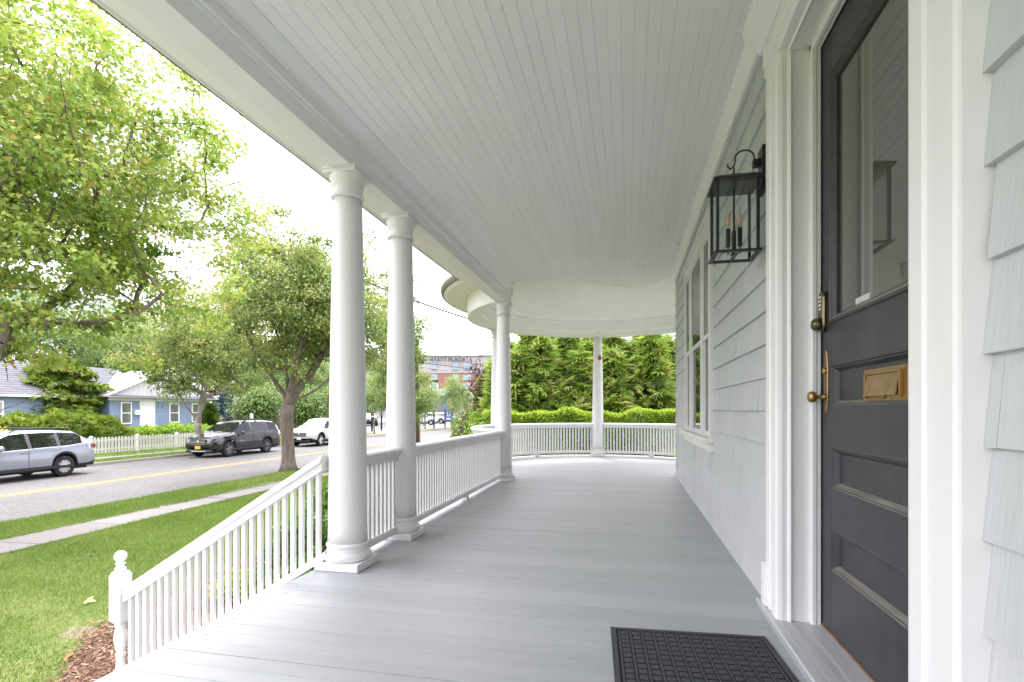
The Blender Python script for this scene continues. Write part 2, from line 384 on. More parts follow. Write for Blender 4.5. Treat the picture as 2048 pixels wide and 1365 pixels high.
for (cx_, cy_, rx, ry) in ((-5.2, 4.2, .30, .14),):
    pts = [(cx_ + rx * math.cos(t) * rnd.uniform(.75, 1.15), cy_ + ry * math.sin(t) * rnd.uniform(.75, 1.15), GZ + .003) for t in [i * math.pi / 9 for i in range(18)]]
    b.add(pts, [tuple(range(18))])
tag(b.build('bare_soil', DIRT), 'worn patch of bare dirt at the lawn edge beside the mulch', kind='structure')

# ------------------------------------------------------------------ porch floor
CC, CR = (-.42, 9.8), 2.38            # rotunda centre and balustrade radius
XE, XW = -2.02, .735                  # floor edge, house wall
P = .0985
pf = empty('porch_floor', (0, 0, 0)); tag(pf, 'grey painted plank floor of the porch', 'floor', kind='structure')
RF = CR + .20
def xr_at(y):
    """left and right end of the floor at y"""
    dy = abs(y - CC[1]); xl = XE; xr = XW
    if dy < RF:
        c_ = math.sqrt(RF * RF - dy * dy)
        if y > 8.83: xl = CC[0] - c_; xr = CC[0] + c_
        else: xl = min(XE, CC[0] - c_)
    if y > 8.83 and dy < RF: xr = CC[0] + c_
    return xl, xr
y = 1.956 - P * 50
while y < CC[1] + RF - .02:
    y1 = y + P; ya, yb = y + .0011, y1 - .0011
    seg = []
    lA, rA = xr_at(ya + 1e-4); lB, rB = xr_at(min(yb, CC[1] + RF - .001))
    if y > 8.73 and y < 8.83: rA = rB = XW
    dz = rnd.uniform(-.0010, .0006); vg = .0009
    if 1.9 < y1 < 2.0 or 1.80 < y1 < 1.9: ya, yb = y + .0008, y1 - .0024
    if rnd.random() < .14: yb = y1 - rnd.uniform(.002, .0034)
    # v-grooved top edges, bullnosed outer end
    vs = [(lA, ya, -.022), (rA, ya, -.022), (rB, yb, -.022), (lB, yb, -.022),
          (lA, ya, dz - vg), (rA, ya, dz - vg), (rB, yb, dz - vg), (lB, yb, dz - vg),
          (lA + .002, ya + vg, dz), (rA, ya + vg, dz), (rB, yb - vg, dz), (lB + .002, yb - vg, dz)]
    fs = [(0,3,2,1),(0,1,5,4),(1,2,6,5),(2,3,7,6),(3,0,4,7),(4,5,9,8),(5,6,10,9),(6,7,11,10),(7,4,8,11),(8,9,10,11)]
    MB().add(vs, fs).build('plank', FLOORM, pf)
    y = y1
# painted-over nail heads
b = MB()
NAIL = mat('nail_hole', (.10, .085, .075), .6)
for (x, y) in [(-1.923, 2.11), (-1.923, 2.203), (-1.929, 2.293), (-1.931, 2.403), (-1.94, 2.505), (-1.935, 2.578), (-1.919, 2.692), (-1.921, 2.797), (-1.923, 2.9), (-1.83, 2.56), (-1.30, 2.76), (-.62, 1.75), (-.52, 2.9), (.1, 3.3), (-.9, 3.4)]:
    b.lathe([(.0045, .0008), (.0035, .0016)], (x, y, .0), 8)
b.build('nail_heads', NAIL, pf)['kind'] = 'stuff'
# sub floor and skirting down to the ground
b = MB(); b.box(XE + .06, XW, -3, 8.9, -.20, -.025)
npts = 64; ring = [(CC[0] + (RF - .06) * math.cos(2*math.pi*i/npts), CC[1] + (RF - .06) * math.sin(2*math.pi*i/npts)) for i in range(npts)]
b.add([(x, y, -.20) for x, y in ring] + [(x, y, -.026) for x, y in ring], [tuple(range(npts-1, -1, -1)), tuple(range(npts, 2*npts))] + [(i, (i+1) % npts, npts + (i+1) % npts, npts + i) for i in range(npts)])
tag(b.build('porch_fascia', WHITE), 'white painted fascia board under the porch floor edge', kind='structure')
SKIRT = mat('grey_skirt_paint', (.42, .44, .45), .6, bump=.2, bscale=30)
b = MB(); b.box(XE + .10, XE + .14, 3.2, 8.0, GZ - .1, -.201)
b.add([(x*.98 + CC[0]*.02, y*.98 + CC[1]*.02, GZ - .1) for x, y in ring] + [(x*.98 + CC[0]*.02, y*.98 + CC[1]*.02, -.202) for x, y in ring], [(i, (i+1) % npts, npts + (i+1) % npts, npts + i) for i in range(npts)])
tag(b.build('porch_skirt', SKIRT), 'grey boarded skirt below the porch deck', kind='structure')

# steps (hidden below the deck edge from here)
st = empty('porch_steps', (XE, 1.9, 0)); tag(st, 'grey wooden porch steps going down to the path', 'steps')
for i in range(6):
    MB().box(-.30 - i * .27, .02 - i * .27, -1.15, 1.17, -.185 * (i + 1) - .03, -.185 * (i + 1)).build('tread', THRESH, st, .004)
    MB().box(-.012 - i * .27 + .01, .008 - i * .27, -1.15, 1.17, -.185 * (i + 1) + .001, -.185 * i - .032).build('riser', WHITE, st)
tag(sheet('path', -9.3, -3.5, .9, 2.6, GZ + .008, CONC), 'concrete path from the porch steps to the pavement')

# ------------------------------------------------------------------ walls of the house
def shingle_wall(name, label, y0, y1, zbase, expo, ncourse, xw, wmin, wmax, hole=None, seed=1, maxp=300):
    r = random.Random(seed)
    wl = empty(name, (xw, y0, 0)); tag(wl, label, 'wall', kind='structure')
    MB().box(.016, .12, 0, y1 - y0, -1.3, 3.4).build('sheathing', SHINGLE, wl)
    cnt = 0
    for k_ in range(ncourse):
        z0 = zbase + expo * k_; z1 = z0 + expo + .03
        if z1 > 3.33: z1 = 3.33
        y = y0 - r.uniform(0, wmin)
        while y < y1:
            wd = r.uniform(wmin, wmax); ya, yb = max(y, y0), min(y + wd, y1); y += wd
            if yb - ya < .02: continue
            pieces = [(ya, yb, z0, z1)]
            if hole:
                hy0, hy1, hz0, hz1 = hole
                if yb > hy0 and ya < hy1 and z1 > hz0 and z0 < hz1:
                    pieces = []
                    if ya < hy0: pieces.append((ya, hy0, z0, z1))
                    if yb > hy1: pieces.append((hy1, yb, z0, z1))
                    ma, mb_ = max(ya, hy0), min(yb, hy1)
                    if z0 < hz0 - .01: pieces.append((ma, mb_, z0, hz0))
                    if z1 > hz1 + .01: pieces.append((ma, mb_, hz1, z1))
            for (a_, b_, c_, d_) in pieces:
                if b_ - a_ < .015: continue
                t0 = .023 + r.uniform(-.002, .003); t1 = .003; g = .0004
                w0, w1 = r.uniform(-.001, .001), r.uniform(-.001, .001)
                if c_ <= 0.02 and c_ < .0: c_ = .001
                nseg = 3
                vs = []
                for q in range(nseg + 1):
                    yy = a_ + g + (b_ - a_ - 2 * g) * q / nseg; wz = (w0 * (1 - q / nseg) + w1 * q / nseg) + (r.uniform(-.0015, .0015) if 0 < q < nseg else 0)
                    cz = c_ + (wz if c_ > .01 else 0)
                    vs += [(-t0 + .016, yy - y0, cz), (.016, yy - y0, cz), (-t1 + .016, yy - y0, d_), (.016, yy - y0, d_)]
                fs = [(0, 1, 3, 2), (4*nseg, 4*nseg+2, 4*nseg+3, 4*nseg+1)]
                for q in range(nseg):
                    s0, s1 = 4 * q, 4 * (q + 1); fs += [(s0, s1, s1+1, s0+1), (s0, s0+2, s1+2, s1), (s0+2, s0+3, s1+3, s1+2)]
                o = MB().add(vs, fs).build('shingle', SHINGLE, wl); cnt += 1
    return wl, cnt
WIN = (4.97, 7.19, .70, 2.80)
wl, c1 = shingle_wall('house_wall', 'grey shingled wall of the house between front door and far corner', 2.935, 8.83, .135 - .182, .182, 18, .735, .26, .55, hole=(WIN[0] + .01, WIN[1] - .01, WIN[2] + .03, WIN[3] - .03), seed=3)
wl2, c2_ = shingle_wall('house_wall', 'grey shingled wall to the near side of the front door', -1.2, 1.30, -.008, .196, 17, .735, .55, 1.15, seed=8)
print('shingles', c1, c2_)
# body of the house behind the shingles
b = MB(); b.box(1.3, 7, -3, 1.28, -1.2, 6); b.box(.86, 7, 2.95, 8.83, -1.2, .69); b.box(.86, 7, 2.95, 8.83, 2.81, 6); b.box(.86, 7, 2.95, 4.96, .69, 2.81); b.box(.86, 7, 7.2, 8.83, .69, 2.81); b.box(1.3, 7, 1.281, 2.949, -1.2, 6); b.box(2.2, 7, 4.961, 7.199, .691, 2.809)
b.box(.86, 1.3, 1.28, 2.95, 2.9, 6); b.box(.86, 1.3, -3, 1.28, -1.2, 6)
tag(b.build('house_body', SHINGLE), 'grey walls of the house behind the porch', kind='structure')
b = MB()
for k_ in range(18):
    z0 = -.05 + .182 * k_
    b.add([(.74, 8.85, z0), (7, 8.85, z0), (7, 8.835, z0 + .19), (.74, 8.835, z0 + .19), (.74, 8.83, z0), (7, 8.83, z0)], [(0, 1, 2, 3), (0, 4, 5, 1)])
tag(b.build('end_wall', SHINGLE), 'grey shingled end wall of the house round the corner', kind='structure')

# triple window
def window(loc):
    wn = empty('window', loc); tag(wn, 'white framed triple sash window in the grey shingled wall', 'window', kind='structure')
    W, z0, z1 = WIN[1] - WIN[0], WIN[2], WIN[3]; H = z1 - z0
    # local: y along wall, x = out (negative towards porch)
    cb = MB()
    cb.box(-.030, .10, 0, .11, .10, H - .12); cb.box(-.030, .10, W - .10, W, .10, H - .12)
    cb.box(-.034, .10, -.01, W + .01, H - .12, H + .0); cb.box(-.055, .10, -.03, W + .03, H + .001, H + .035)
    cb.build('window_frame', WHITE, wn, .002)
    b_ = MB(); b_.box(-.085, .02, -.03, W + .03, .055, .10); b_.box(-.035, .02, .0, W, -.03, .054)
    b_.build('window_sill', mat('sill_paint', (.78, .76, .72), .45, var=.16, vscale=6, bump=.2, bscale=30), wn, .004)
    ys = [.11, .52, .69, 1.52, 1.69, W - .10]
    m_ = MB(); m_.box(-.026, .08, ys[1], ys[2], .10, H - .12); m_.build('mullion', WHITE, wn, .002); m_ = MB(); m_.box(-.026, .08, ys[3], ys[4], .10, H - .12); m_.build('mullion', WHITE, wn, .002)
    for (a, b2) in ((ys[0], ys[1]), (ys[2], ys[3]), (ys[4], ys[5])):
        for lo, hi, xo in ((.10, .10 + (H - .22) * .5 + .02, -.004), (.10 + (H - .22) * .5 - .02, H - .12, -.018)):
            f_ = MB(); s = .036
            f_.box(xo, xo + .03, a, a + s, lo, hi); f_.box(xo, xo + .03, b2 - s, b2, lo, hi)
            f_.box(xo + .001, xo + .029, a + s, b2 - s, lo, lo + s + .01); f_.box(xo + .001, xo + .029, a + s, b2 - s, hi - s, hi)
            sash = f_.build('sash', WHITE, wn)
            MB().box(xo + .006, xo + .010, a + s, b2 - s, lo + s, hi - s).build('pane', WGLASS, sash)
    # dark panel across the whole window, its colour standing in for the unlit room
    MB().box(.09, .12, .02, W - .02, .1, H - .1).build('dim_room_panel', mat('dim_room', (.06, .06, .055), .9), wn)
    return wn
window((.735, WIN[0], WIN[2]))

# crown moulding where wall meets ceiling
SL = .125
def cz(x): return 2.88 + SL * (x + 1.65)
b = MB(); zt = cz(.735)
prof = [(.734, zt - .075), (.72, zt - .075), (.715, zt - .06), (.70, zt - .045), (.672, zt - .028), (.66, zt - .02), (.655, zt - .011), (.734, zt - .001)]
b.prism(prof, lambda u, v, t: (u, t, v), 2.98, 8.85)
b.prism(prof, lambda u, v, t: (u, t, v), -3, 1.25)
tag(b.build('crown_moulding', WBEAM), 'white crown moulding between shingled wall and porch ceiling', kind='structure')

# ------------------------------------------------------------------ porch ceiling boards
pc = empty('porch_ceiling', (0, 0, 0)); tag(pc, 'white beadboard ceiling of the porch', 'ceiling', kind='structure')
BND = [(-1.70, 7.37), (-.896, 7.343), (-.651, 8.177), (-.347, 8.681), (.132, 9.197), (.75, 8.815)]
def by(x):
    for (a, b_) in zip(BND, BND[1:]):
        if a[0] <= x <= b_[0]: return a[1] + (b_[1] - a[1]) * (x - a[0]) / (b_[0] - a[0])
    return BND[0][1] if x < BND[0][0] else BND[-1][1]
NB = 34; bw = (.735 + 1.655) / NB
for i in range(NB):
    x0 = -1.655 + bw * i; x1 = x0 + bw; g = -.0001; v = .0065
    xs_ = [x0 + g, x0 + g + .0042, x1 - g - .0042, x1 - g]; dz = [v, 0, 0, v]
    joints = [-3.0] + sorted(rnd.uniform(-1, 7) for _ in range(1)) + [None]
    for ja, jb in zip(joints, joints[1:]):
        vs = []
        for k_, x in enumerate(xs_):
            z = cz(x) + dz[k_]; ye = by(x) if jb is None else jb - .0006
            vs += [(x, ja, z), (x, ye, z), (x, ja, cz(x) + .02), (x, ye, cz(x) + .02)]
        fs = []
        for k_ in range(3):
            p, q = 4 * k_, 4 * (k_ + 1); fs += [(p, p+1, q+1, q), (p+2, q+2, q+3, p+3), (p, q, q+2, p+2), (p+1, p+3, q+3, q+1)]
        fs += [(0, 2, 3, 1), (12, 13, 15, 14)]
        MB().add(vs, fs).build('board', WCEIL, pc)
# rotunda ceiling: flat wedges meeting at an apex, split into boards
AP = (CC[0], CC[1], 3.285)
RB = CR - .13; ZR = 3.035
rim = []
ends = [math.atan2(BND[0][1] - CC[1], BND[0][0] - CC[0]), ]
a0 = math.radians(-122); 
angs = [a0 - (math.radians(-122 + 360 - (-30))) * i / 10 for i in range(11)]   # clockwise from column three round to the wall
rc = empty('rotunda_ceiling', (CC[0], CC[1], 0)); tag(rc, 'white shallow cone ceiling of the round porch end', 'ceiling', kind='structure')
def wedge(pa, pb, n):
    # pa, pb outer corners (xyz), boards parallel to the chord
    pa = Vector(pa); pb = Vector(pb); ap = Vector(AP)
    for k_ in range(n):
        s0 = k_ / n + .0006; s1 = (k_ + 1) / n - .0006
        q = [ap + (pa - ap) * s0, ap + (pb - ap) * s0, ap + (pb - ap) * s1, ap + (pa - ap) * s1]
        q = [v - Vector((CC[0], CC[1], 0)) for v in q]; c_ = sum(q, Vector()) / 4
        q = [v + (c_ - v).normalized() * .0008 for v in q]
        up = Vector((0, 0, .02))
        MB().add(q + [v + up for v in q], [(0, 1, 2, 3), (7, 6, 5, 4), (0, 4, 5, 1), (1, 5, 6, 2), (2, 6, 7, 3), (3, 7, 4, 0)]).build('board', WCEIL, rc)
outer = [(CC[0] + RB * math.cos(t), CC[1] + RB * math.sin(t), ZR) for t in angs]
for a_, b_ in zip(outer, outer[1:]): wedge(a_, b_, 9)
bp = [(x, y, cz(x)) for x, y in BND]
chain = [(bp[0][0] + .05, bp[0][1], bp[0][2])] + bp[1:4]
for a_, b_ in zip(chain, chain[1:]): wedge(a_, b_, 8)
wedge(bp[3], bp[4], 4); wedge(bp[4], bp[5], 6); wedge(bp[5], outer[-1], 8)
wedge(outer[0], (bp[0][0] + .05, bp[0][1], bp[0][2]), 5)

# ------------------------------------------------------------------ entablature beam, eaves, roof
bm = empty('porch_beam', (0, 0, 0)); tag(bm, 'long white boxed beam carried by the porch columns', 'beam', kind='structure')
X0, X1, ZB = -1.93, -1.77, 2.65
YB = 7.95
MB().box(X0, X1, -3, YB, ZB, 3.2).build('beam_box', WBEAM, bm, .003)
b = MB(); fn = lambda u, v, t: (u, t, v)
b.prism([(X1 + .0, 2.74), (X1 + .012, 2.745), (X1 + .018, 2.757), (X1 + .03, 2.76), (X1 + .03, 2.93), (X1, 2.93)], fn, -3, YB - .1)
b.prism([(X1 + .031, 2.815), (X1 + .05, 2.835), (X1 + .09, 2.852), (X1 + .12, 2.872), (X1 + .122, 2.92), (X1 + .031, 2.92)], fn, -3, YB - .35)
b.build('beam_moulding', WBEAM, bm)
ev = empty('eave', (0, 0, 0)); tag(ev, 'white boxed eave with thin dark drip edge', 'eave', kind='structure')
XO = -2.545; YEND = 8.28
MB().box(XO + .02, X0 - .001, -3, YEND, 3.05, 3.07).build('soffit', WBEAM, ev)
b = MB(); b.prism([(X0 - .001, 2.86), (X0 - .03, 2.865), (X0 - .04, 2.90), (X0 - .09, 2.96), (X0 - .10, 3.049), (X0 - .001, 3.049)], fn, -3, YB); b.build('eave_moulding', WBEAM, ev)
DRIP = mat('brown_drip_edge', (.20, .165, .15), .55)
MB().box(XO - .005, XO + .019, -3, YEND, 3.045, 3.15).build('gutter', WHITE, ev)
MB().box(XO - .028, XO - .006, -3, YEND + .01, 3.05, 3.13).build('drip_edge', DRIP, ev)
# ring beam and round eave
N = 96
def arc(r, z, t0, t1, n):
    return [((CC[0] + r * math.cos(t0 + (t1 - t0) * i / n), CC[1] + r * math.sin(t0 + (t1 - t0) * i / n), z), (math.cos(t0 + (t1 - t0) * i / n), math.sin(t0 + (t1 - t0) * i / n))) for i in range(n + 1)]
T0, T1 = R(-126), R(-126 - 262)
rb = empty('ring_beam', (0, 0, 0)); tag(rb, 'curved white beam round the rotunda end of the porch', 'beam', kind='structure')
path = arc(CR, 0, T0, T1, N)
MB().sweep([(-.10, 2.70), (-.10, 3.2), (.12, 3.2), (.12, 2.70)], path).build('beam_box', WBEAM, rb)
MB().sweep([(-.101, 2.80), (-.112, 2.803), (-.12, 2.815), (-.13, 2.82), (-.13, 3.05), (-.101, 3.05)], path).build('beam_moulding', WBEAM, rb)
MB().sweep([(-.131, 2.985), (-.15, 2.99), (-.165, 3.02), (-.165, 3.07), (-.131, 3.07)], path).build('beam_moulding', WBEAM, rb)
re_ = empty('round_eave', (0, 0, 0)); tag(re_, 'curved cream eave with gutter over the rotunda', 'eave', kind='structure')
pe = arc(CR, 0, R(-128.5), T1, N)
CREAM = mat('cream_soffit_paint', (.80, .775, .72), .45, var=.04, vscale=3)
MB().sweep([(.121, 3.0), (.15, 3.0), (.18, 3.03), (.50, 3.05), (.50, 3.08), (.121, 3.08)], pe).build('soffit', CREAM, re_)
MB().sweep([(.44, 3.025), (.49, 3.02), (.535, 3.05), (.535, 3.11), (.44, 3.11)], pe).build('eave_moulding', CREAM, re_)
MB().sweep([(.536, 3.06), (.565, 3.06), (.585, 3.10), (.59, 3.15), (.536, 3.15)], pe).build('gutter', DRIP, re_)
# roof
ROOFM = mat('porch_roof_shingle', (.12, .12, .13), .9, bump=.4, bscale=30)
b = MB(); b.add([(XO - .02, -3, 3.16), (.74, -3, 3.95), (.74, 8.9, 3.95), (XO - .02, 8.9, 3.16), (XO - .02, -3, 3.10), (.74, -3, 3.3), (.74, 8.9, 3.3), (XO - .02, 8.2, 3.10)], [(0, 1, 2, 3), (7, 6, 5, 4), (0, 4, 5, 1), (1, 5, 6, 2), (2, 6, 7, 3), (3, 7, 4, 0)])
RR = CR + .58; nn = 64
cone = [(CC[0] + RR * math.cos(2*math.pi*i/nn), CC[1] + RR * math.sin(2*math.pi*i/nn), 3.155) for i in range(nn)]
b.add(cone + [(CC[0], CC[1], 4.3), ], [(i, (i+1) % nn, nn) for i in range(nn)])
cone2 = [(CC[0] + (RB + .1) * math.cos(2*math.pi*i/nn), CC[1] + (RB + .1) * math.sin(2*math.pi*i/nn), 3.23) for i in range(nn)]
b.add(cone2 + [(CC[0], CC[1], 3.5)], [(i, nn, (i+1) % nn) for i in range(nn)])
b.box(.74, 7.2, -3, 8.9, 6, 6.2)
tag(b.build('porch_roof', ROOFM), 'dark shingled roof above the porch', kind='structure')

# ------------------------------------------------------------------ columns
def column(name, x, y, label, top=2.65, rz=0, group=None, s=1.0):
    c_ = empty(name, (x, y, 0), rz); tag(c_, label, 'column', group)
    MB().box(-.155*s, .155*s, -.155*s, .155*s, 0.001, .052).build('plinth', WCOL, c_, .004)
    bp_ = [(.146, .053), (.152, .060), (.156, .075), (.156, .088), (.151, .100), (.143, .108), (.139, .112), (.139, .116), (.134, .126), (.131, .136), (.135, .141), (.140, .150), (.140, .158), (.135, .166), (.131, .170)]
    MB().lathe([(r*s, h) for r, h in bp_], n=48).build('base', WCOL, c_)
    H0, H1 = .1705, top - .19; sh = []
    for i in range(25):
        t = i / 24; r = .127 - .034 * (t ** 1.6)
        if i == 0: r = .1305
        sh.append((r * s, H0 + (H1 - H0) * t))
    MB().lathe(sh, n=48).build('shaft', WCOL, c_)
    h = H1
    cp = [(.100, h + .0005), (.108, h + .006), (.112, h + .014), (.108, h + .022), (.100, h + .026), (.097, h + .045), (.097, h + .080), (.103, h + .084), (.103, h + .092), (.105, h + .097), (.110, h + .112), (.118, h + .135), (.121, h + .148), (.121, h + .151)]
    MB().lathe([(r*s, z) for r, z in cp], n=48).build('capital', WCOL, c_)
    b_ = MB(); b_.box(-.116*s, .116*s, -.116*s, .116*s, h + .1515, h + .175); b_.box(-.122*s, .122*s, -.122*s, .122*s, h + .1755, h + .1895)
    b_.build('abacus', WCOL, c_, .002)
    return c_
GC = 'white round columns holding up the porch roof'
column('porch_column', -1.85, 3.255, 'nearest white column, where the stair rail meets the porch', group=GC)
column('porch_column', -1.85, 4.11, 'second white column, between the short and the long railing', group=GC)
column('porch_column', -1.83, 7.72, 'slimmer looking white column where the straight rail ends and the round end begins', group=GC)
t4, t5 = R(160), R(96.3)
column('porch_column', CC[0] + CR*math.cos(t4), CC[1] + CR*math.sin(t4), 'white column mostly hidden behind the third one, left of the rotunda', top=2.72, rz=t4, group=GC)
column('porch_column', CC[0] + CR*math.cos(t5), CC[1] + CR*math.sin(t5), 'farthest white column in front of the green trees, with an orange ornament', top=2.86, rz=t5 - R(90), group=GC)
column('porch_column', CC[0] + CR*math.cos(R(33)), CC[1] + CR*math.sin(R(33)), 'white column round the corner behind the house wall', top=2.72, rz=R(33), group=GC)
# orange ornament on the far column
op = at(1199.5, 11.62, 716)
b = MB(); b.lathe([(.004, -.06), (.03, -.045), (.045, -.01), (.042, .02), (.028, .045), (.006, .058)], (0, 0, 0), 14); b.lathe([(.055, -.004), (.06, .0), (.05, .006)], (0, 0, -.012), 12)
b.tube([(0, 0, .05), (0, .01, .075), (0, .03, .08)], .004, 6)
o = b.build('ornament', mat('orange_red_plastic', (.48, .09, .035), .4, var=.2, vscale=20)); o.location = op; tag(o, 'small orange red ornament hanging on the farthest column', 'ornament')

# ------------------------------------------------------------------ balustrades
bal_me = MB().box(-.0145, .0145, -.0145, .0145, 0, .535).mesh('baluster', WHITE)
TR = [(-.045, 0), (-.045, .012), (-.062, .02), (-.066, .032), (-.066, .05), (-.05, .062), (-.02, .070), (.02, .070), (.05, .062), (.066, .05), (.066, .032), (.062, .02), (.045, .012), (.045, 0), (.034, -.001), (.034, -.035), (-.034, -.035), (-.034, -.001)]
BR = [(-.034, 0), (-.034, .04), (-.028, .052), (.028, .052), (.034, .04), (.034, 0)]
def railing(label, ya, yb, x=-1.85, feet=()):
    g = empty('balustrade', (x, ya, 0)); tag(g, label, 'railing')
    pth = [((0, 0, .68), (-1, 0)), ((0, yb - ya, .68), (-1, 0))]
    MB().sweep(TR, pth).build('top_rail', WHITE, g)
    MB().sweep(BR, [((0, 0, .058), (-1, 0)), ((0, yb - ya, .058), (-1, 0))]).build('bottom_rail', WHITE, g)
    n = int((yb - ya) / .064); st_ = (yb - ya) / n
    for i in range(n): o = link('baluster', bal_me, g); o.location = (0, st_ * (i + .5), .1105)
    for f_ in feet: MB().box(-.03, .03, f_ - ya - .04, f_ - ya + .04, 0, .057).build('foot_block', WHITE, g, .002)
railing('short white railing between the two nearest columns', 3.375, 3.99)
railing('long white railing between the second and third columns', 4.232, 7.61, feet=(5.9,))
def curved(label, ta, tb):
    g = empty('balustrade', (CC[0], CC[1], 0)); tag(g, label, 'railing')
    n = max(8, int(abs(tb - ta) / R(3.5)))
    pth = [((CR * math.cos(ta + (tb - ta) * i / n), CR * math.sin(ta + (tb - ta) * i / n), .68), (math.cos(ta + (tb - ta) * i / n), math.sin(ta + (tb - ta) * i / n))) for i in range(n + 1)]
    MB().sweep(TR, pth).build('top_rail', WHITE, g)
    MB().sweep(BR, [((p[0], p[1], .07), q) for p, q in pth]).build('bottom_rail', WHITE, g)
    m = int(abs(tb - ta) * CR / .067)
    for i in range(m):
        t = ta + (tb - ta) * (i + .5) / m; o = link('baluster', bal_me, g); o.location = (CR * math.cos(t), CR * math.sin(t), .1225); o.rotation_euler = (0, 0, t); o.scale = (1, 1, .98)
    for q in (.45,):
        t = ta + (tb - ta) * q; o = MB().box(-.03, .03, -.05, .05, 0, .069).build('foot_block', WHITE, g, .002, loc=(CR * math.cos(t), CR * math.sin(t), 0)); o.rotation_euler = (0, 0, t)
    # low kick board round the deck edge
dt = .122 / CR
tcol3 = math.atan2(7.72 - CC[1], -1.83 - CC[0]) 
curved('curved white railing bulging out left of the third column', tcol3 - dt, -2*math.pi + t4 + dt)
curved('curved white railing in front of the hedge, left of the farthest column', t4 - dt, t5 + dt)
curved('curved white railing right of the farthest column, ending behind the house wall', t5 - dt, R(33) + dt)
curved('curved white railing round the corner behind the house', R(33) - dt, R(-23))
# edge strip outside the round railing
MB_ = MB().sweep([(.10, .0005), (.10, .02), (.17, .02), (.17, .0005)], [((CC[0] + CR*math.cos(T0 + (T1-T0)*i/N), CC[1] + CR*math.sin(T0 + (T1-T0)*i/N), 0), (math.cos(T0 + (T1-T0)*i/N), math.sin(T0 + (T1-T0)*i/N))) for i in range(N+1)])
tag(MB_.build('deck_edge_strip', WHITE), 'thin white strip along the curved deck edge', kind='structure')

# sloping stair rail and newel
YS = 3.16; sl = .62
g = empty('stair_railing', (-1.93, YS, 0)); tag(g, 'white sloping stair railing running down to the turned newel post', 'railing')
def zt_(X): return .762 + sl * (X + 1.955)     # top of rail
xa, xb = -1.965, -3.56
n_ = Vector((-sl, 0, 1)).normalized()
def slope_sweep(prof, zoff, x_a, x_b, name):
    b_ = MB(); vs = []
    for X in (x_a, x_b):
        c_ = (X + 1.93, 0, zt_(X) + zoff)
        for (u, v) in prof: vs.append((c_[0] , c_[1] + u, c_[2] + v * 1.17))
    m = len(prof); fs = [tuple(range(m - 1, -1, -1)), tuple(range(m, 2*m))] + [(i, (i+1) % m, m + (i+1) % m, m + i) for i in range(m)]
    return b_.add(vs, fs).build(name, WHITE, g)
slope_sweep([(-.034, -.09), (-.034, -.05), (-.052, -.04), (-.052, -.028), (-.040, -.022), (-.040, -.010), (-.02, 0), (.02, 0), (.040, -.010), (.040, -.022), (.052, -.028), (.052, -.04), (.034, -.05), (.034, -.09)], 0, xa, xb, 'top_rail')
slope_sweep([(-.03, 0), (-.03, .045), (.03, .045), (.03, 0)], -.70, xa + .02, xb, 'bottom_rail')
nb = 25; sp = (xa - xb - .02) / nb
for i in range(nb):
    X = xa - .012 - sp * (i + .5); zb0 = zt_(X) - .70 + .05; zb1 = zt_(X) - .10; h = .0138
    vs = []
    for dx in (-h, h):
        for dy in (-h, h): vs += [(X + 1.93 + dx, dy, zb0 + sl * dx), (X + 1.93 + dx, dy, zb1 + sl * dx)]
    MB().add(vs, [(0, 1, 3, 2), (4, 6, 7, 5), (0, 4, 5, 1), (2, 3, 7, 6), (1, 5, 7, 3), (0, 2, 6, 4)]).build('baluster', WHITE, g)
nw = empty('newel_post', (-3.615, YS, 0)); tag(nw, 'white turned newel post with ball top at the foot of the stair railing', 'newel post')
b = MB(); s = .049
def sq(z, q): return [(-q, -q, z), (q, -q, z), (q, q, z), (-q, q, z)]
zs = [(-.50, .032), (-.475, s), (-.155, s), (-.125, .036)]
vs = []; fs = []
for z, q in zs: vs += sq(z, q)
for i in range(3):
    for k_ in range(4): fs.append((4*i+k_, 4*i+(k_+1) % 4, 4*(i+1)+(k_+1) % 4, 4*(i+1)+k_))
fs += [(3, 2, 1, 0), (12, 13, 14, 15)]
b.add(vs, fs); b.build('block', WHITE, nw, .002)
prof = [(.030, -.1249), (.036, -.115), (.037, -.105), (.030, -.095), (.024, -.090), (.022, -.080), (.030, -.076), (.033, -.068), (.028, -.060), (.020, -.056)]
for i in range(13):
    t = -math.pi/2 + .45 + (math.pi - .46) * i / 12; prof.append((.0415 * math.cos(t), -.018 + .0415 * math.sin(t)))
MB().lathe(prof, n=28).build('ball_finial', WHITE, nw)
MB().lathe([(.026, -1.15), (.040, -1.14), (.040, -1.09), (.030, -1.08), (.027, -1.06), (.038, -1.02), (.041, -.96), (.034, -.86), (.027, -.78), (.025, -.75), (.033, -.74), (.034, -.725), (.026, -.715), (.030, -.69), (.040, -.64), (.042, -.60), (.036, -.555), (.030, -.535), (.036, -.525), (.036, -.5005)], n=28).build('turned_shaft', WHITE, nw)

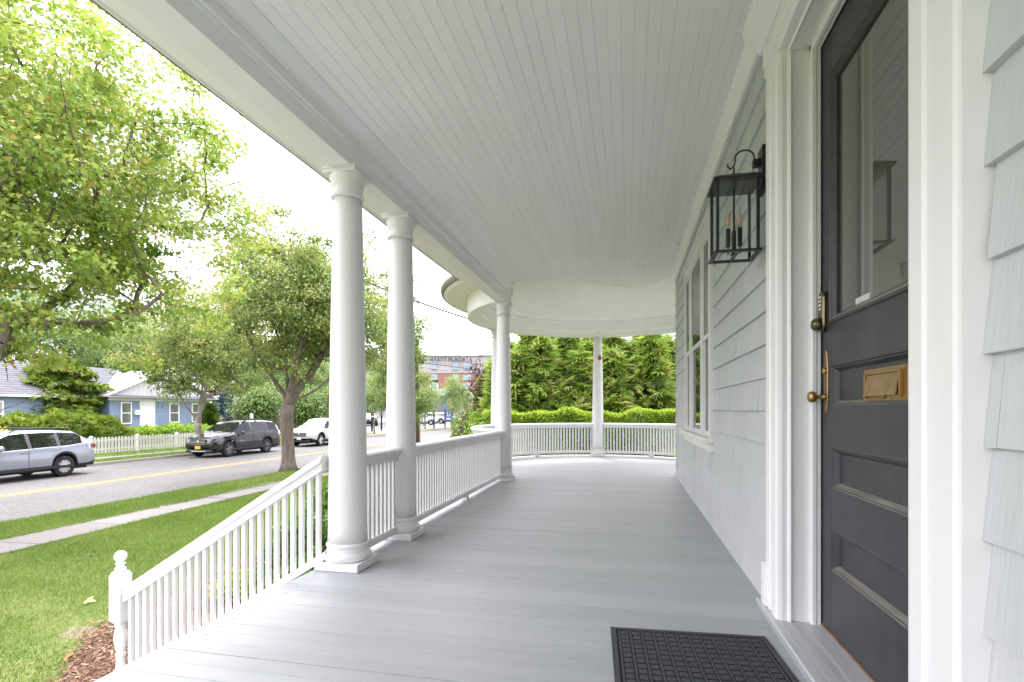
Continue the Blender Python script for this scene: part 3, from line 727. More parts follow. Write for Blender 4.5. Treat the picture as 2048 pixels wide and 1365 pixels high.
# ------------------------------------------------------------------ doorway
XD = .872
YL0, YL1, YR0, YR1 = 2.71, 2.935, 1.30, 1.528
ZH = 2.74
dc = empty('door_casing', (0, 0, 0)); tag(dc, 'wide white moulded casing round the dark front door', 'door frame', kind='structure')
TZ = .056
def jamb(ya, yb, sgn, name):
    """casing on the wall (outer edge ya, inner edge yb); stepped reveal; sgn = direction from the opening outward"""
    pr_ = [(.737, ya), (.690, ya), (.690, ya - sgn*.018), (.683, ya - sgn*.022), (.683, ya - sgn*.085), (.689, ya - sgn*.09), (.689, ya - sgn*.135), (.681, ya - sgn*.142), (.681, ya - sgn*.20), (.690, yb + sgn*.006), (.706, yb),
           (.728, yb), (.734, yb - sgn*.008), (.742, yb - sgn*.012), (.748, yb + sgn*.0), (.748, yb + sgn*.006), (.824, yb + sgn*.006), (.824, yb - sgn*.016), (.831, yb - sgn*.022), (.846, yb - sgn*.022), (.852, yb - sgn*.014), (.856, yb - sgn*.018), (.866, yb - sgn*.018), (.868, yb + sgn*.03), (.87, ya)]
    b_ = MB(); b_.prism([(u, v) for u, v in pr_], lambda u, v, t: (u, v, t), TZ + .001, ZH); return b_.build(name, WTRIM, dc)
jamb(YL1, YL0, 1, 'casing_upright')
jamb(YR0, YR1, -1, 'casing_upright')
# plinth blocks
MB().box(.668, .735, YL1 - .055, YL1 + .012, .058, .27).build('plinth_block', WTRIM, dc, .004)
MB().box(.668, .735, YR0 - .012, YR0 + .055, .058, .27).build('plinth_block', WTRIM, dc, .004)
# head: same section turned over
prh = [(.737, 2.915), (.690, 2.915), (.690, 2.90), (.683, 2.895), (.683, 2.84), (.689, 2.835), (.689, 2.79), (.681, 2.785), (.681, 2.75), (.690, 2.742), (.706, 2.7401), (.728, 2.7401), (.734, 2.73), (.748, 2.735), (.824, 2.742), (.824, 2.722), (.831, 2.716), (.846, 2.716), (.852, 2.722), (.866, 2.72), (.87, 2.915)]
MB().prism(prh, lambda u, v, t: (u, t, v), YR0 - .0, YL1 + .0).build('casing_head', WTRIM, dc)
MB().box(.676, .736, YL1 - .01, YL1 + .014, 2.80, 2.914).build('casing_head_end', WTRIM, dc)
b = MB(); b.prism([(.737, 2.916), (.676, 2.916), (.672, 2.93), (.655, 2.945), (.62, 2.965), (.605, 2.985), (.60, 3.0), (.60, 3.02), (.590, 3.03), (.590, 3.06), (.737, 3.08)], lambda u, v, t: (u, t, v), YR0 - .08, YL1 + .08)
b.build('door_cap', WTRIM, dc)
MB().box(.70, .7365, YR0 - .02, YL1 + .02, 3.06, 3.15).build('frieze', WTRIM, dc)
# threshold
th = MB(); th.prism([(.672, 0.001), (.665, .03), (.662, .045), (.668, .054), (.70, TZ), (.92, TZ + .002), (.92, .001)], lambda u, v, t: (u, t, v), YR0 - .1, YL1 + .10)
tag(th.build('threshold', THRESH), 'grey painted wooden threshold below the front door', 'threshold', kind='structure')
MB().box(XD - .004, XD + .003, YR1, YL0, TZ + .003, TZ + .012).build('weather_strip', ORANGEW, dc)
# door leaf
dr = empty('front_door', (XD, YL0 - .012, TZ + .014)); tag(dr, 'dark charcoal panelled front door with tall glass light and brass fittings', 'door')
DW = (YL0 - .012) - (YR1 + .012); DH = ZH - .022 - TZ - .014
# local coords: y goes negative to the hinge side, x into the house
def zz(z): return z - TZ - .014
panels = [(zz(.34), zz(.53)), (zz(.70), zz(.888)), (zz(1.06), zz(1.248))]
gz0, gz1 = zz(1.435), zz(2.535)
ys0, ys1 = -.115, -DW + .115
b = MB(); T = .045
b.box(0, T, ys0, 0, 0, DH); b.box(0, T, -DW, ys1, 0, DH); b.build('stile', DOORM, dr, .0015)
b = MB()
for z0, z1 in ((0, panels[0][0]), (panels[0][1], panels[1][0]), (panels[1][1], panels[2][0]), (panels[2][1], gz0), (gz1, DH)):
    b.box(.0004, T, ys1 + .0004, ys0 - .0004, z0, z1)
b.build('rail', DOORM, dr, .0015)
def frame_mould(z0, z1, name, par, prof_out):
    # moulding with stepped section around an opening: (inset, depth)
    y0_, y1_ = ys0, ys1; b_ = MB(); rings = []
    for ins, dep in prof_out: rings.append([(dep, y0_ - ins, z0 + ins), (dep, y1_ + ins, z0 + ins), (dep, y1_ + ins, z1 - ins), (dep, y0_ - ins, z1 - ins)])
    vs = [p for r in rings for p in r]; fs = []; mi = []
    for i in range(len(rings) - 1):
        for k_ in range(4):
            f_ = (4*i+k_, 4*i+(k_+1) % 4, 4*(i+1)+(k_+1) % 4, 4*(i+1)+k_)
            b_.f.append(f_); b_.m.append(1 if (k_ == 0 and i in DUSTY) else 0); b_.sm.append(False)
    b_.v += vs; return b_.build(name, [DOORM, DUST], par)
DUSTY = {2, 4, 5}
for z0, z1 in panels:
    pn = MB().box(.024, .034, ys1 - .002, ys0 + .002, z0 - .002, z1 + .002).build('panel', DOORM, dr)
    frame_mould(z0, z1, 'panel_moulding', dr, [(-.004, -.0005), (.004, -.004), (.008, -.004), (.012, .004), (.016, .004), (.022, .012), (.030, .0238), ])
DUSTY = {3, 4}
frame_mould(gz0, gz1, 'glass_moulding', dr, [(-.006, -.0005), (-.002, -.008), (.006, -.009), (.012, -.003), (.018, -.003), (.026, .006), (.034, .0165)])
MB().box(.017, .023, ys1 + .01, ys0 - .01, gz0 + .01, gz1 - .01).build('glass_pane', DGLASS, dr)
b = MB(); i0 = .0345
b.box(.010, .0168, ys0 - i0 - .013, ys0 - i0, gz0 + i0, gz1 - i0); b.box(.010, .0168, ys1 + i0, ys1 + i0 + .013, gz0 + i0, gz1 - i0); b.box(.0102, .0167, ys1 + i0 + .0131, ys0 - i0 - .0131, gz1 - i0 - .013, gz1 - i0)
b.build('glazing_bead', mat('black_putty', (.008, .008, .008), .5, c2=(.03, .028, .024), vscale=40), dr)
MB().box(.035, .042, ys1 + .02, ys0 - .02, gz0 + .03, gz1 - .03).build('inner_shade', mat('inner_shade', (.1, .1, .09), .9), dr)
# scuffed line on the lower rail
# masking tape left on the glass
tp = MB(); tp.box(.0158, .0168, -.33, -.46, gz0 + .034, gz0 + .058); tp.build('tape_strip', mat('white_tape', (.62, .62, .66), .35, var=.2, vscale=40), dr)
# letter plate
def dloc(x, Y, Z): return (x - XD, Y - (YL0 - .012), zz(Z))
# mail slot
x0 = -.005; lp = empty('mail_slot', (0, 0, 0)); lp.parent = dr
lp.location = dloc(XD, 0, 0)
lp.location = (0, -(YL0 - .012), zz(0))
MB().box(.004, .0238, 1.935, 2.262, 1.082, 1.200).build('slot_plate', BRASS, lp, .002)
b = MB(); b.add([(.003, 1.98, 1.175), (.003, 2.225, 1.175), (-.010, 2.225, 1.100), (-.010, 1.98, 1.100), (.000, 1.98, 1.177), (.000, 2.225, 1.177), (-.014, 2.225, 1.100), (-.014, 1.98, 1.100)], [(0, 1, 2, 3), (7, 6, 5, 4), (0, 4, 5, 1), (1, 5, 6, 2), (2, 6, 7, 3), (3, 7, 4, 0)]); b.build('flap', BRASS, lp)
b = MB(); b.box(-.006, .0035, 2.228, 2.24, 1.092, 1.182); b.box(-.006, .0035, 1.965, 1.977, 1.092, 1.182); b.box(-.005, .0035, 1.978, 2.227, 1.178, 1.186)
for yy in (1.95, 2.249):
    for z in (1.095, 1.188): b.lathe([(.005, .004), (.004, .0015), (.001, .0005)], (0, yy, z), 10, axis='x')
b.build('slot_rim', BRASS, lp, .001)
b = MB(); b.lathe([(.010, -.0005), (.009, .004)], (-.0, 2.10, 1.098), 10, axis='x'); b.build('flap_tab', BRASS, lp)
# escutcheon + knob
es = empty('door_knob', (0, 0, 0)); es.parent = dr; es.location = (0, -(YL0 - .012), zz(0))
b = MB(); n = 32; YK = 2.637
ov = [(YK + .0235 * math.cos(2*math.pi*i/n), 1.178 + .145 * math.sin(2*math.pi*i/n)) for i in range(n)]
ov2 = [(YK + .021 * math.cos(2*math.pi*i/n), 1.178 + .140 * math.sin(2*math.pi*i/n)) for i in range(n)]
vs = [(0, y, z) for y, z in ov] + [(-.003, y, z) for y, z in ov] + [(-.005, y, z) for y, z in ov2]
b.add(vs, [tuple(2*n + i for i in range(n))] + [(i, (i+1) % n, n + (i+1) % n, n + i) for i in range(n)] + [(n+i, n+(i+1) % n, 2*n + (i+1) % n, 2*n + i) for i in range(n)]); b.build('escutcheon', BRASS, es)
b = MB(); b.lathe([(.016, -.0052), (.016, -.012), (.013, -.016), (.006, -.017)], (0, YK, 1.225), 20, axis='x'); b.build('key_cylinder', BRASS, es)
b = MB(); b.lathe([(.014, -.0052), (.013, -.012), (.008, -.018), (.0075, -.036), (.010, -.042), (.021, -.047), (.0255, -.054), (.0265, -.062), (.024, -.070), (.017, -.076), (.008, -.078), (.001, -.0785)], (0, YK, 1.108), 28, axis='x'); b.build('knob', BRASS, es)
# keypad deadbolt
kp = empty('keypad_lock', (0, 0, 0)); kp.parent = dr; kp.location = (0, -(YL0 - .012), zz(0))
b = MB(); n = 28; YP = 2.652
def stad(r, h0, h1, x, sc=1): 
    pts = []
    for i in range(n + 1):
        t = math.pi * i / n; pts.append((x, YP + r * math.cos(t), h1 + r * math.sin(t)))
    for i in range(n + 1):
        t = math.pi + math.pi * i / n; pts.append((x, YP + r * math.cos(t), h0 + r * math.sin(t)))
    return pts
a_ = stad(.032, 1.437, 1.555, 0); b2 = stad(.032, 1.437, 1.555, -.014); c_ = stad(.027, 1.437, 1.555, -.022); m = len(a_)
b.add(a_ + b2 + c_, [tuple(2*m + i for i in range(m))] + [(i, (i+1) % m, m + (i+1) % m, m + i) for i in range(m)] + [(m+i, m+(i+1) % m, 2*m + (i+1) % m, 2*m + i) for i in range(m)]); b.build('lock_body', BRONZE, kp)
KEYM = mat('keypad_key', (.75, .76, .8), .4)
for r_k in range(4):
    for c_k in range(3):
        MB().box(-.0250, -.0221, YP + .010 - .010 * c_k - .0035, YP + .010 - .010 * c_k + .0035, 1.560 - .018 * r_k - .005, 1.560 - .018 * r_k + .005).build('key', KEYM, kp, .0008)
b = MB(); b.lathe([(.030, -.0225), (.031, -.030), (.027, -.046), (.020, -.056), (.017, -.057), (.001, -.0575)], (0, YP, 1.437), 28, axis='x'); b.build('thumb_cylinder', BRONZE, kp)

# doormat
dm = empty('doormat', (.296, 2.12, 0), R(3.6)); tag(dm, 'dark charcoal ribbed doormat in front of the door', 'doormat')
mw, mh = .70, .98
b = MB()
MB().box(-mw/2, mw/2, -mh/2, mh/2, .001, .0065).build('recess_base', mat('mat_recess_shade', (.022, .023, .027), .95, bump=.5, bscale=200), dm)  # base plate coloured darker, painting in the shade between ribs and squares
b.box(-mw/2, -mw/2 + .0055, -mh/2, mh/2, .0066, .0105); b.box(-mw/2 + .006, -mw/2 + .024, -mh/2 + .006, mh/2 - .006, .006, .0115); b.box(mw/2 - .024, mw/2 - .006, -mh/2 + .006, mh/2 - .006, .006, .0115)
b.box(-mw/2 + .0245, mw/2 - .0245, mh/2 - .024, mh/2 - .006, .006, .0115); b.box(-mw/2 + .0245, mw/2 - .0245, -mh/2 + .006, -mh/2 + .024, .006, .0115)
nx = 12; px = (mw - .075) / nx; ny = 20; py_ = (mh - .07) / ny
for i in range(nx + 1): b.box(-mw/2 + .0375 + px * i - .0045, -mw/2 + .0375 + px * i + .0045, -mh/2 + .035, mh/2 - .035, .006, .0095)
b.build('mat_base', MATM, dm, .0012)
b = MB()
for i in range(nx):
    for j in range(ny):
        cx_ = -mw/2 + .0375 + px * (i + .5); cy_ = -mh/2 + .035 + py_ * (j + .5); hx, hy = px * .33, py_ * .31; z0, z1 = .0066, .0105
        vs = [(cx_ - hx, cy_ - hy, z0), (cx_ + hx, cy_ - hy, z0), (cx_ + hx, cy_ + hy, z0), (cx_ - hx, cy_ + hy, z0), (cx_ - hx*.78, cy_ - hy*.78, z1), (cx_ + hx*.78, cy_ - hy*.78, z1), (cx_ + hx*.78, cy_ + hy*.78, z1), (cx_ - hx*.78, cy_ + hy*.78, z1)]
        b.add(vs, [(4,5,6,7),(0,1,5,4),(1,2,6,5),(2,3,7,6),(3,0,4,7)])
o = b.build('raised_squares', MATM, dm); o['kind'] = 'stuff'

# ------------------------------------------------------------------ wall lantern
lt = empty('wall_lantern', (.735, 3.17, 2.30)); tag(lt, 'black iron box lantern with candle bulbs on the wall beside the door', 'lantern')
def lx(x): return x - .735
bx0, bx1, by0, by1 = lx(.475), lx(.68), -.105, .105
zb, zt2 = 1.905 - 2.30, 2.300 - 2.30
MB().box(-.022, 0, -.055, .055, -.05, .20).build('wall_plate', BLACKM, lt, .003)
cxm = (bx0 + bx1) / 2
# body arm joining plate
MB().box(-.06, -.022, -.02, .02, .10, .14).build('arm', BLACKM, lt, .002)
hk = []
for i in range(15):
    t = math.pi * (i / 14); hk.append((-.052 - .05 + .05 * math.cos(t), 0, .155 + .045 * math.sin(t)))
hk = [(-.05, 0, .10), (-.052, 0, .13)] + hk + [(-.152, 0, .14), (-.158, 0, .115), (-.175, 0, .10), (-.190, 0, .115), (-.192, 0, .13)]
b = MB()
for p, q in zip(hk, hk[1:]): b.bar(p, q, .016, .004, up=(0, 1, 0) if False else (0, 0, 1)) if False else b.tube([p, q], .0045, 8)
b.build('scroll_hook', BLACKM, lt)
b = MB(); 
for i in range(12):
    t0 = 2*math.pi*i/12; t1 = 2*math.pi*(i+1)/12; b.tube([(cxm, .013*math.cos(t0), .088 + .018*math.sin(t0)), (cxm, .013*math.cos(t1), .088 + .018*math.sin(t1))], .0028, 6)
b.build('ring', BLACKM, lt)
# roof
b = MB(); vs = []
for (z, ex) in ((zt2 + .0, .024), (zt2 + .012, .024), (zt2 + .022, .006), (zt2 + .034, -.010), (zt2 + .050, -.050), (zt2 + .056, -.075), (zt2 + .068, -.088)):
    vs += [(bx0 - ex, by0 - ex, z), (bx1 + ex, by0 - ex, z), (bx1 + ex, by1 + ex, z), (bx0 - ex, by1 + ex, z)]
fs = [(3, 2, 1, 0), (24, 25, 26, 27)]
for i in range(6):
    for k_ in range(4): fs.append((4*i+k_, 4*i+(k_+1) % 4, 4*(i+1)+(k_+1) % 4, 4*(i+1)+k_))
b.add(vs, fs).build('lantern_roof', BLACKM, lt)
for (x, y) in ((bx0, by0), (bx1, by0), (bx1, by1), (bx0, by1)):
    MB().box(x - .0075, x + .0075, y - .0075, y + .0075, zb + .012, zt2 - .0005).build('post', BLACKM, lt)
b = MB(); e = .018; t = .024
b.box(bx0 - e, bx1 + e, by0 - e, by0 - e + t + .006, zb, zb + .0115); b.box(bx0 - e, bx1 + e, by1 + e - t - .006, by1 + e, zb, zb + .0115)
b.box(bx0 - e, bx0 - e + t, by0 - e + t + .0065, by1 + e - t - .0065, zb, zb + .0115); b.box(bx1 + e - t, bx1 + e, by0 - e + t + .0065, by1 + e - t - .0065, zb, zb + .0115)
b.box(cxm - .009, cxm + .009, by0 + .012, by1 - .012, zb + .001, zb + .009)
b.build('bottom_frame', BLACKM, lt, .001)
for (a0_, a1_) in (((bx0 + .008, by0), (bx1 - .008, by0)), ((bx0 + .008, by1), (bx1 - .008, by1)), ((bx0, by0 + .008), (bx0, by1 - .008)), ((bx1, by0 + .008), (bx1, by1 - .008))):
    b = MB()
    if a0_[1] == a1_[1]: b.box(a0_[0], a1_[0], a0_[1] - .001, a0_[1] + .001, zb + .013, zt2 - .001)
    else: b.box(a0_[0] - .001, a0_[0] + .001, a0_[1], a1_[1], zb + .013, zt2 - .001)
    b.build('glass_pane', LGLASS, lt)
BULBG = glassmat('bulb_glass', (1, .97, .92), .12); FIL = mat('amber_filament', (.75, .35, .16), .4)
for i, t in enumerate((R(200), R(320), R(80))):
    x = cxm + .035 * math.cos(t); y = .035 * math.sin(t)
    cn = MB(); cn.lathe([(.012, zb + .055), (.0125, zb + .06), (.0125, zb + .155), (.011, zb + .157)], (x, y, 0), 14); cn.lathe([(.004, zb + .012), (.004, zb + .054)], (x, y, 0), 8)
    cs = cn.build('candle_sleeve', BLACKM, lt)
    b = MB(); b.lathe([(.006, zb + .158), (.012, zb + .175), (.0165, zb + .20), (.014, zb + .225), (.007, zb + .25), (.002, zb + .268)], (x, y, 0), 16); b.build('bulb', BULBG, cs)
    b = MB(); b.lathe([(.004, zb + .17), (.007, zb + .19), (.007, zb + .215), (.002, zb + .235)], (x, y, 0), 8); b.build('filament', FIL, cs)
b = MB(); b.lathe([(.02, zb + .0122), (.022, zb + .016), (.012, zb + .024), (.006, zb + .03)], (cxm, 0, 0), 16); b.lathe([(.0055, zb + .031), (.0055, zt2 - .002)], (cxm, 0, 0), 10); b.build('centre_stem', BLACKM, lt)


# ------------------------------------------------------------------ foliage tools
TEMPL = {}
def tri_fan(pts): return [(0, i, i + 1) for i in range(1, len(pts) - 1)]
# five pointed leaf, petiole at origin, tip at +y, slightly folded
mp_ = [(0, 0, 0), (.30, .05, .06), (.52, .40, .10), (.26, .42, .05), (.0, 1.0, -.04), (-.26, .42, .05), (-.52, .40, .10), (-.30, .05, .06)]
TEMPL['maple'] = (np.array(mp_, float), np.array([(0, 1, 2), (0, 2, 3), (0, 3, 4), (0, 4, 5), (0, 5, 6), (0, 6, 7)]))
TEMPL['oval'] = (np.array([(0, 0, 0), (.30, .42, .10), (0, 1, -.05), (-.30, .42, .10)], float), np.array([(0, 1, 2), (0, 2, 3)]))
TEMPL['round'] = (np.array([(0, 0, 0), (.40, .25, .08), (.36, .72, .06), (0, 1, 0), (-.36, .72, .06), (-.40, .25, .08)], float), np.array([(0, 1, 2), (0, 2, 3), (0, 3, 4), (0, 4, 5)]))
sp = []; sf = []
for i, (a, l_, z0) in enumerate([(-62, .55, .02), (-38, .78, .05), (-14, 1.0, 0), (10, .95, .04), (34, .8, .01), (60, .5, .05)]):
    c_, s_ = math.sin(R(a)), math.cos(R(a)); px_, py2 = s_, -c_; w_ = .075; b0 = len(sp)
    sp += [(0, 0, 0), (c_*l_*.5 + px_*w_, s_*l_*.5 + py2*w_, z0 + .03), (c_*l_, s_*l_, z0 - .18*l_), (c_*l_*.5 - px_*w_, s_*l_*.5 - py2*w_, z0 + .03)]
    sf += [(b0, b0+1, b0+2), (b0, b0+2, b0+3)]
TEMPL['spray'] = (np.array(sp, float), np.array(sf))
fr = []; ff = []
for i, (a, l_) in enumerate([(-75, .45), (-50, .6), (-25, .8), (0, 1.0), (25, .8), (50, .6), (75, .45)]):
    c_, s_ = math.sin(R(a)), math.cos(R(a)); w_ = .12; b0 = len(fr)
    fr += [(c_*l_*.25, s_*l_*.25, 0), (c_*l_*.65 + s_*w_, s_*l_*.65 - c_*w_, .03), (c_*l_, s_*l_, -.1), (c_*l_*.65 - s_*w_, s_*l_*.65 + c_*w_, .03)]
    ff += [(b0, b0+1, b0+2), (b0, b0+2, b0+3)]
TEMPL['needle'] = (np.array(fr, float), np.array(ff))
def leaves(name, pos, nrm, fwd, size, tint, mat_, kind='oval', parent=None):
    """one joined mesh of many leaves; nrm, fwd (n,3)"""
    T, F = TEMPL[kind]; n = len(pos)
    f = fwd / (np.linalg.norm(fwd, axis=1, keepdims=True) + 1e-9); nr = nrm - (nrm * f).sum(1, keepdims=True) * f; nr /= (np.linalg.norm(nr, axis=1, keepdims=True) + 1e-9)
    sd_ = np.cross(f, nr)
    V = pos[:, None, :] + size[:, None, None] * (T[None, :, 0:1] * sd_[:, None, :] + T[None, :, 1:2] * f[:, None, :] + T[None, :, 2:3] * nr[:, None, :])
    k = len(T); FF = (F[None] + (np.arange(n) * k)[:, None, None]).reshape(-1, 3)
    o = link(name, npmesh(name, V.reshape(-1, 3), FF, mat_, np.repeat(np.clip(tint, 0, 1), k)), parent)
    return o
MAPLE = leafmat('maple_leaf', [(0, (.08, .16, .02)), (.35, (.20, .32, .045)), (.7, (.38, .48, .09)), (.9, (.54, .50, .13)), (1, (.55, .27, .11))], .36)
LINDEN = leafmat('linden_leaf', [(0, (.06, .105, .03)), (.4, (.15, .24, .055)), (.75, (.33, .40, .11)), (1, (.50, .46, .14))], .42)
FARLEAF = leafmat('far_leaf', [(0, (.07, .12, .03)), (.5, (.17, .27, .065)), (1, (.32, .41, .13))], .4)
PALELEAF = leafmat('young_leaf', [(0, (.11, .18, .05)), (.5, (.21, .31, .09)), (1, (.32, .41, .14))], .4)
ARBOR = leafmat('arborvitae_leaf', [(0, (.06, .115, .02)), (.4, (.18, .30, .045)), (.75, (.36, .47, .09)), (1, (.54, .50, .20))], .42)
HEDGE = leafmat('hedge_leaf', [(0, (.05, .11, .012)), (.45, (.17, .32, .025)), (.85, (.38, .50, .04)), (1, (.50, .58, .07))], .35)
CYPR = leafmat('cypress_leaf', [(0, (.020, .040, .008)), (.45, (.06, .115, .014)), (.85, (.20, .29, .025)), (1, (.30, .38, .05))], .2)
PURPLE = leafmat('purple_leaf', [(0, (.035, .012, .02)), (.5, (.10, .035, .055)), (1, (.21, .09, .11))], .3)
BLUESP = leafmat('blue_needle', [(0, (.06, .10, .10)), (.6, (.16, .24, .25)), (1, (.28, .37, .37))], .1)
SHRUB = leafmat('shrub_leaf', [(0, (.04, .09, .014)), (.5, (.11, .21, .028)), (.9, (.24, .36, .05)), (1, (.50, .52, .08))], .32)
BARK = mat('tree_bark', (.21, .175, .14), .9, bump=1.0, bscale=14, stretch=(1, 1, .22), c2=(.095, .08, .06), vscale=9, fine=.15)
BARKL = mat('pale_bark', (.36, .32, .27), .9, bump=.8, bscale=14, stretch=(1, 1, .3), c2=(.19, .17, .14), vscale=8)

def tree(name, base, fork, c, rad, nclump, nleaf, lsize, trunk_r, lm, kind, label, group=None, seed=1, bark=BARK, spread=.42, cat='tree', shape=1.0, flat=.75, limb_bias=.5, up=.5, twigs=True, extra=None, tintb=.45, lean=(0, 0), limb_exp=.52, zmin=-9, limbs=None):
    r = np.random.RandomState(seed); base = np.array(base, float); c = np.array(c, float); rad = np.array(rad, float)
    root = empty(name, tuple(base)); tag(root, label, cat, group)
    # clump centres in an uneven ellipsoid
    C_ = []
    ph = r.uniform(0, 6.28, 8)
    while len(C_) < nclump:
        d = r.normal(0, 1, 3); d /= np.linalg.norm(d)
        t = r.rand() ** (1 / 2.2)
        az_ = math.atan2(d[1], d[0]); lump = 1 + .13 * math.sin(3 * az_ + ph[0]) + .10 * math.sin(5 * az_ + ph[1] + 2 * d[2]) + .10 * math.sin(4 * d[2] + ph[2])
        p = c + d * rad * t * lump
        if d[2] > 0: p[:2] = c[:2] + (p[:2] - c[:2]) * (1 - (shape - 1) * d[2] * .6)
        if p[2] < base[2] + .8: continue
        C_.append(p)
    if extra is not None: C_ += [np.array(e, float) for e in extra]
    C_ = np.array(C_); f0 = base + np.array([lean[0], lean[1], fork])
    # skeleton
    P_ = [base - np.array([0, 0, .1]), base + np.array([0, 0, fork * .35]) + np.array([lean[0] * .3, lean[1] * .3, 0]), base * 0 + f0 * .35 + (base + np.array([lean[0]*.7, lean[1]*.7, fork*.75])) * .65, f0]; par = [-1, 0, 1, 2]
    for lm_ in (limbs or []):
        prev = 3; q0 = f0
        for (lat, zz0) in lm_:
            lat2, dp = (lat, 0) if not isinstance(lat, tuple) else lat
            q1 = np.array([base[0] + RT[0] * lat2 + FW[0] * dp, base[1] + RT[1] * lat2 + FW[1] * dp, zz0])
            for t in (.33, .67, 1.0): P_.append(q0 + (q1 - q0) * t + r.normal(0, .03, 3)); par.append(prev); prev = len(P_) - 1
            q0 = q1
    order = np.argsort(np.linalg.norm(C_ - f0, axis=1)); endn = []
    for i in order:
        q = C_[i]; A = np.array(P_[3:]); dd = np.linalg.norm(A - q, axis=1)
        # prefer nodes that lie lower and nearer the axis
        cost = dd + .35 * np.maximum(0, A[:, 2] - q[2] + .2) + .12 * np.linalg.norm(A - f0, axis=1)
        j = int(np.argmin(cost)) + 3; a0_ = P_[j]; L_ = np.linalg.norm(q - a0_); ns = max(2, int(L_ / .45)); prev = j
        mid_up = np.array([0, 0, .12 * L_ * up])
        for s_ in range(1, ns + 1):
            t = s_ / ns; pnt = a0_ + (q - a0_) * t + mid_up * math.sin(math.pi * t) * -1 + r.normal(0, .035 * L_ / ns * 2, 3) * (t < 1)
            P_.append(pnt); par.append(prev); prev = len(P_) - 1
        endn.append(prev)
    n_ = len(P_); cnt = np.zeros(n_)
    for e_ in endn: cnt[e_] += 1
    for i in range(n_ - 1, 0, -1): cnt[par[i]] += cnt[i]
    rr = trunk_r * (np.maximum(cnt, .5) / max(cnt[3], 1)) ** limb_exp
    rr[0] = trunk_r * 1.35; rr[1] = trunk_r * 1.02; rr[2] = trunk_r * .97; rr[3] = trunk_r
    rr = np.maximum(rr, .006)
    ob = np.array(root.location)
    tb = MB(); tb.tube([P_[i] - ob for i in (0, 1, 2, 3)] , [trunk_r * 1.7, trunk_r * 1.05, trunk_r, trunk_r * 1.0], 14) if False else None
    pts = []; rs = []
    for t in np.linspace(0, 1, 9):
        z_ = fork * t; pts.append(base + np.array([lean[0] * t * t + .02 * math.sin(5 * t + ph[4]), lean[1] * t * t + .02 * math.cos(4 * t), z_ - .05]) - ob); rs.append(trunk_r * (1 + .75 * math.exp(-t * 9) + .12 * t * t))
    tb.tube(pts, rs, 14); tb.build('trunk', bark, root)
    lb = MB()
    for i in range(4, n_):
        a_, b_ = P_[par[i]] - ob, P_[i] - ob; ra = min(rr[par[i]], rr[i] * 1.5) if par[i] > 3 else rr[i] * 1.35
        if par[i] == 3: a_ = a_ - np.array([0, 0, .12])
        lb.tube([a_, b_], [ra, rr[i]], 8 if rr[i] > .04 else (5 if rr[i] > .015 else 3), cap=False)
    lb.build('limbs', bark, root)
    # leaves
    per = nleaf // len(C_); cc = np.repeat(C_, per, 0); n = len(cc)
    off = r.normal(0, 1, (n, 3)) * spread * np.array([1, 1, flat]); sc_ = np.repeat(r.uniform(.65, 1.3, len(C_)), per)[:, None]
    pos = cc + off * sc_
    ok = pos[:, 2] > zmin + .25 * r.rand(n); pos = pos[ok]; off = off[ok]; tsel = ok; n0 = n; n = len(pos)
    outw = pos - c; outw /= (np.linalg.norm(outw, axis=1, keepdims=True) + 1e-6)
    fwd = outw * .7 + r.normal(0, .8, (n, 3)) + np.array([0, 0, -.45]); nr = r.normal(0, .65, (n, 3)) + np.array([0, 0, 1.0]) + outw * .3
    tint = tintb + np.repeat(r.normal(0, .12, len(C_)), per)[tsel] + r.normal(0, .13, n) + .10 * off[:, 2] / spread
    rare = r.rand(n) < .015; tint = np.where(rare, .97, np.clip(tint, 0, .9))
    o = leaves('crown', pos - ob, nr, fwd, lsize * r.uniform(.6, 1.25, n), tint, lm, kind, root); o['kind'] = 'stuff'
    return root

# --- street trees
GS = 'street trees on the verge'
ex = [(-9.6, 10.6, 5.9), (-9.3, 10.9, 6.2), (-9.8, 11.2, 4.9), (-9.6, 11.5, 5.2), (-10.1, 11.9, 4.4), (-10.4, 12.2, 4.1), (-8.9, 9.4, 7.2), (-9.0, 9.8, 7.0), (-10.6, 12.0, 3.4), (-10.4, 11.4, 3.1)]
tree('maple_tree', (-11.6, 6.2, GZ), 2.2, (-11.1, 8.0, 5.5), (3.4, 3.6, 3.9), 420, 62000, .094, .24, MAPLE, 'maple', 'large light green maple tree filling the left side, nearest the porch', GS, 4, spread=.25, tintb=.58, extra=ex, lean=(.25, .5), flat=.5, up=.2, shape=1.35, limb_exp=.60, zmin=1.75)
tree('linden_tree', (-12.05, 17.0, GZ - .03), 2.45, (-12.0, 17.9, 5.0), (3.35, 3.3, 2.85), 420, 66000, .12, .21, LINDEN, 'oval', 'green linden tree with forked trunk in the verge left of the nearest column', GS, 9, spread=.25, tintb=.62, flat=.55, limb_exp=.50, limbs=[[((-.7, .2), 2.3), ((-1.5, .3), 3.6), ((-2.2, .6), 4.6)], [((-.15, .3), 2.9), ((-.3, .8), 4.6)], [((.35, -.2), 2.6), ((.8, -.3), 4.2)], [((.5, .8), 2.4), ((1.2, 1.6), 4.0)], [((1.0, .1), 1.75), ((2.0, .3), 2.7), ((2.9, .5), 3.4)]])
tree('linden_tree', (-12.5, 27.5, GZ - .03), 2.3, (-12.75, 28.2, 4.6), (1.6, 2.1, 4.1), 170, 26000, .14, .18, LINDEN, 'oval', 'narrow dark green street tree seen between and right of the two nearest columns', GS, 21, spread=.28, tintb=.48, shape=1.2)
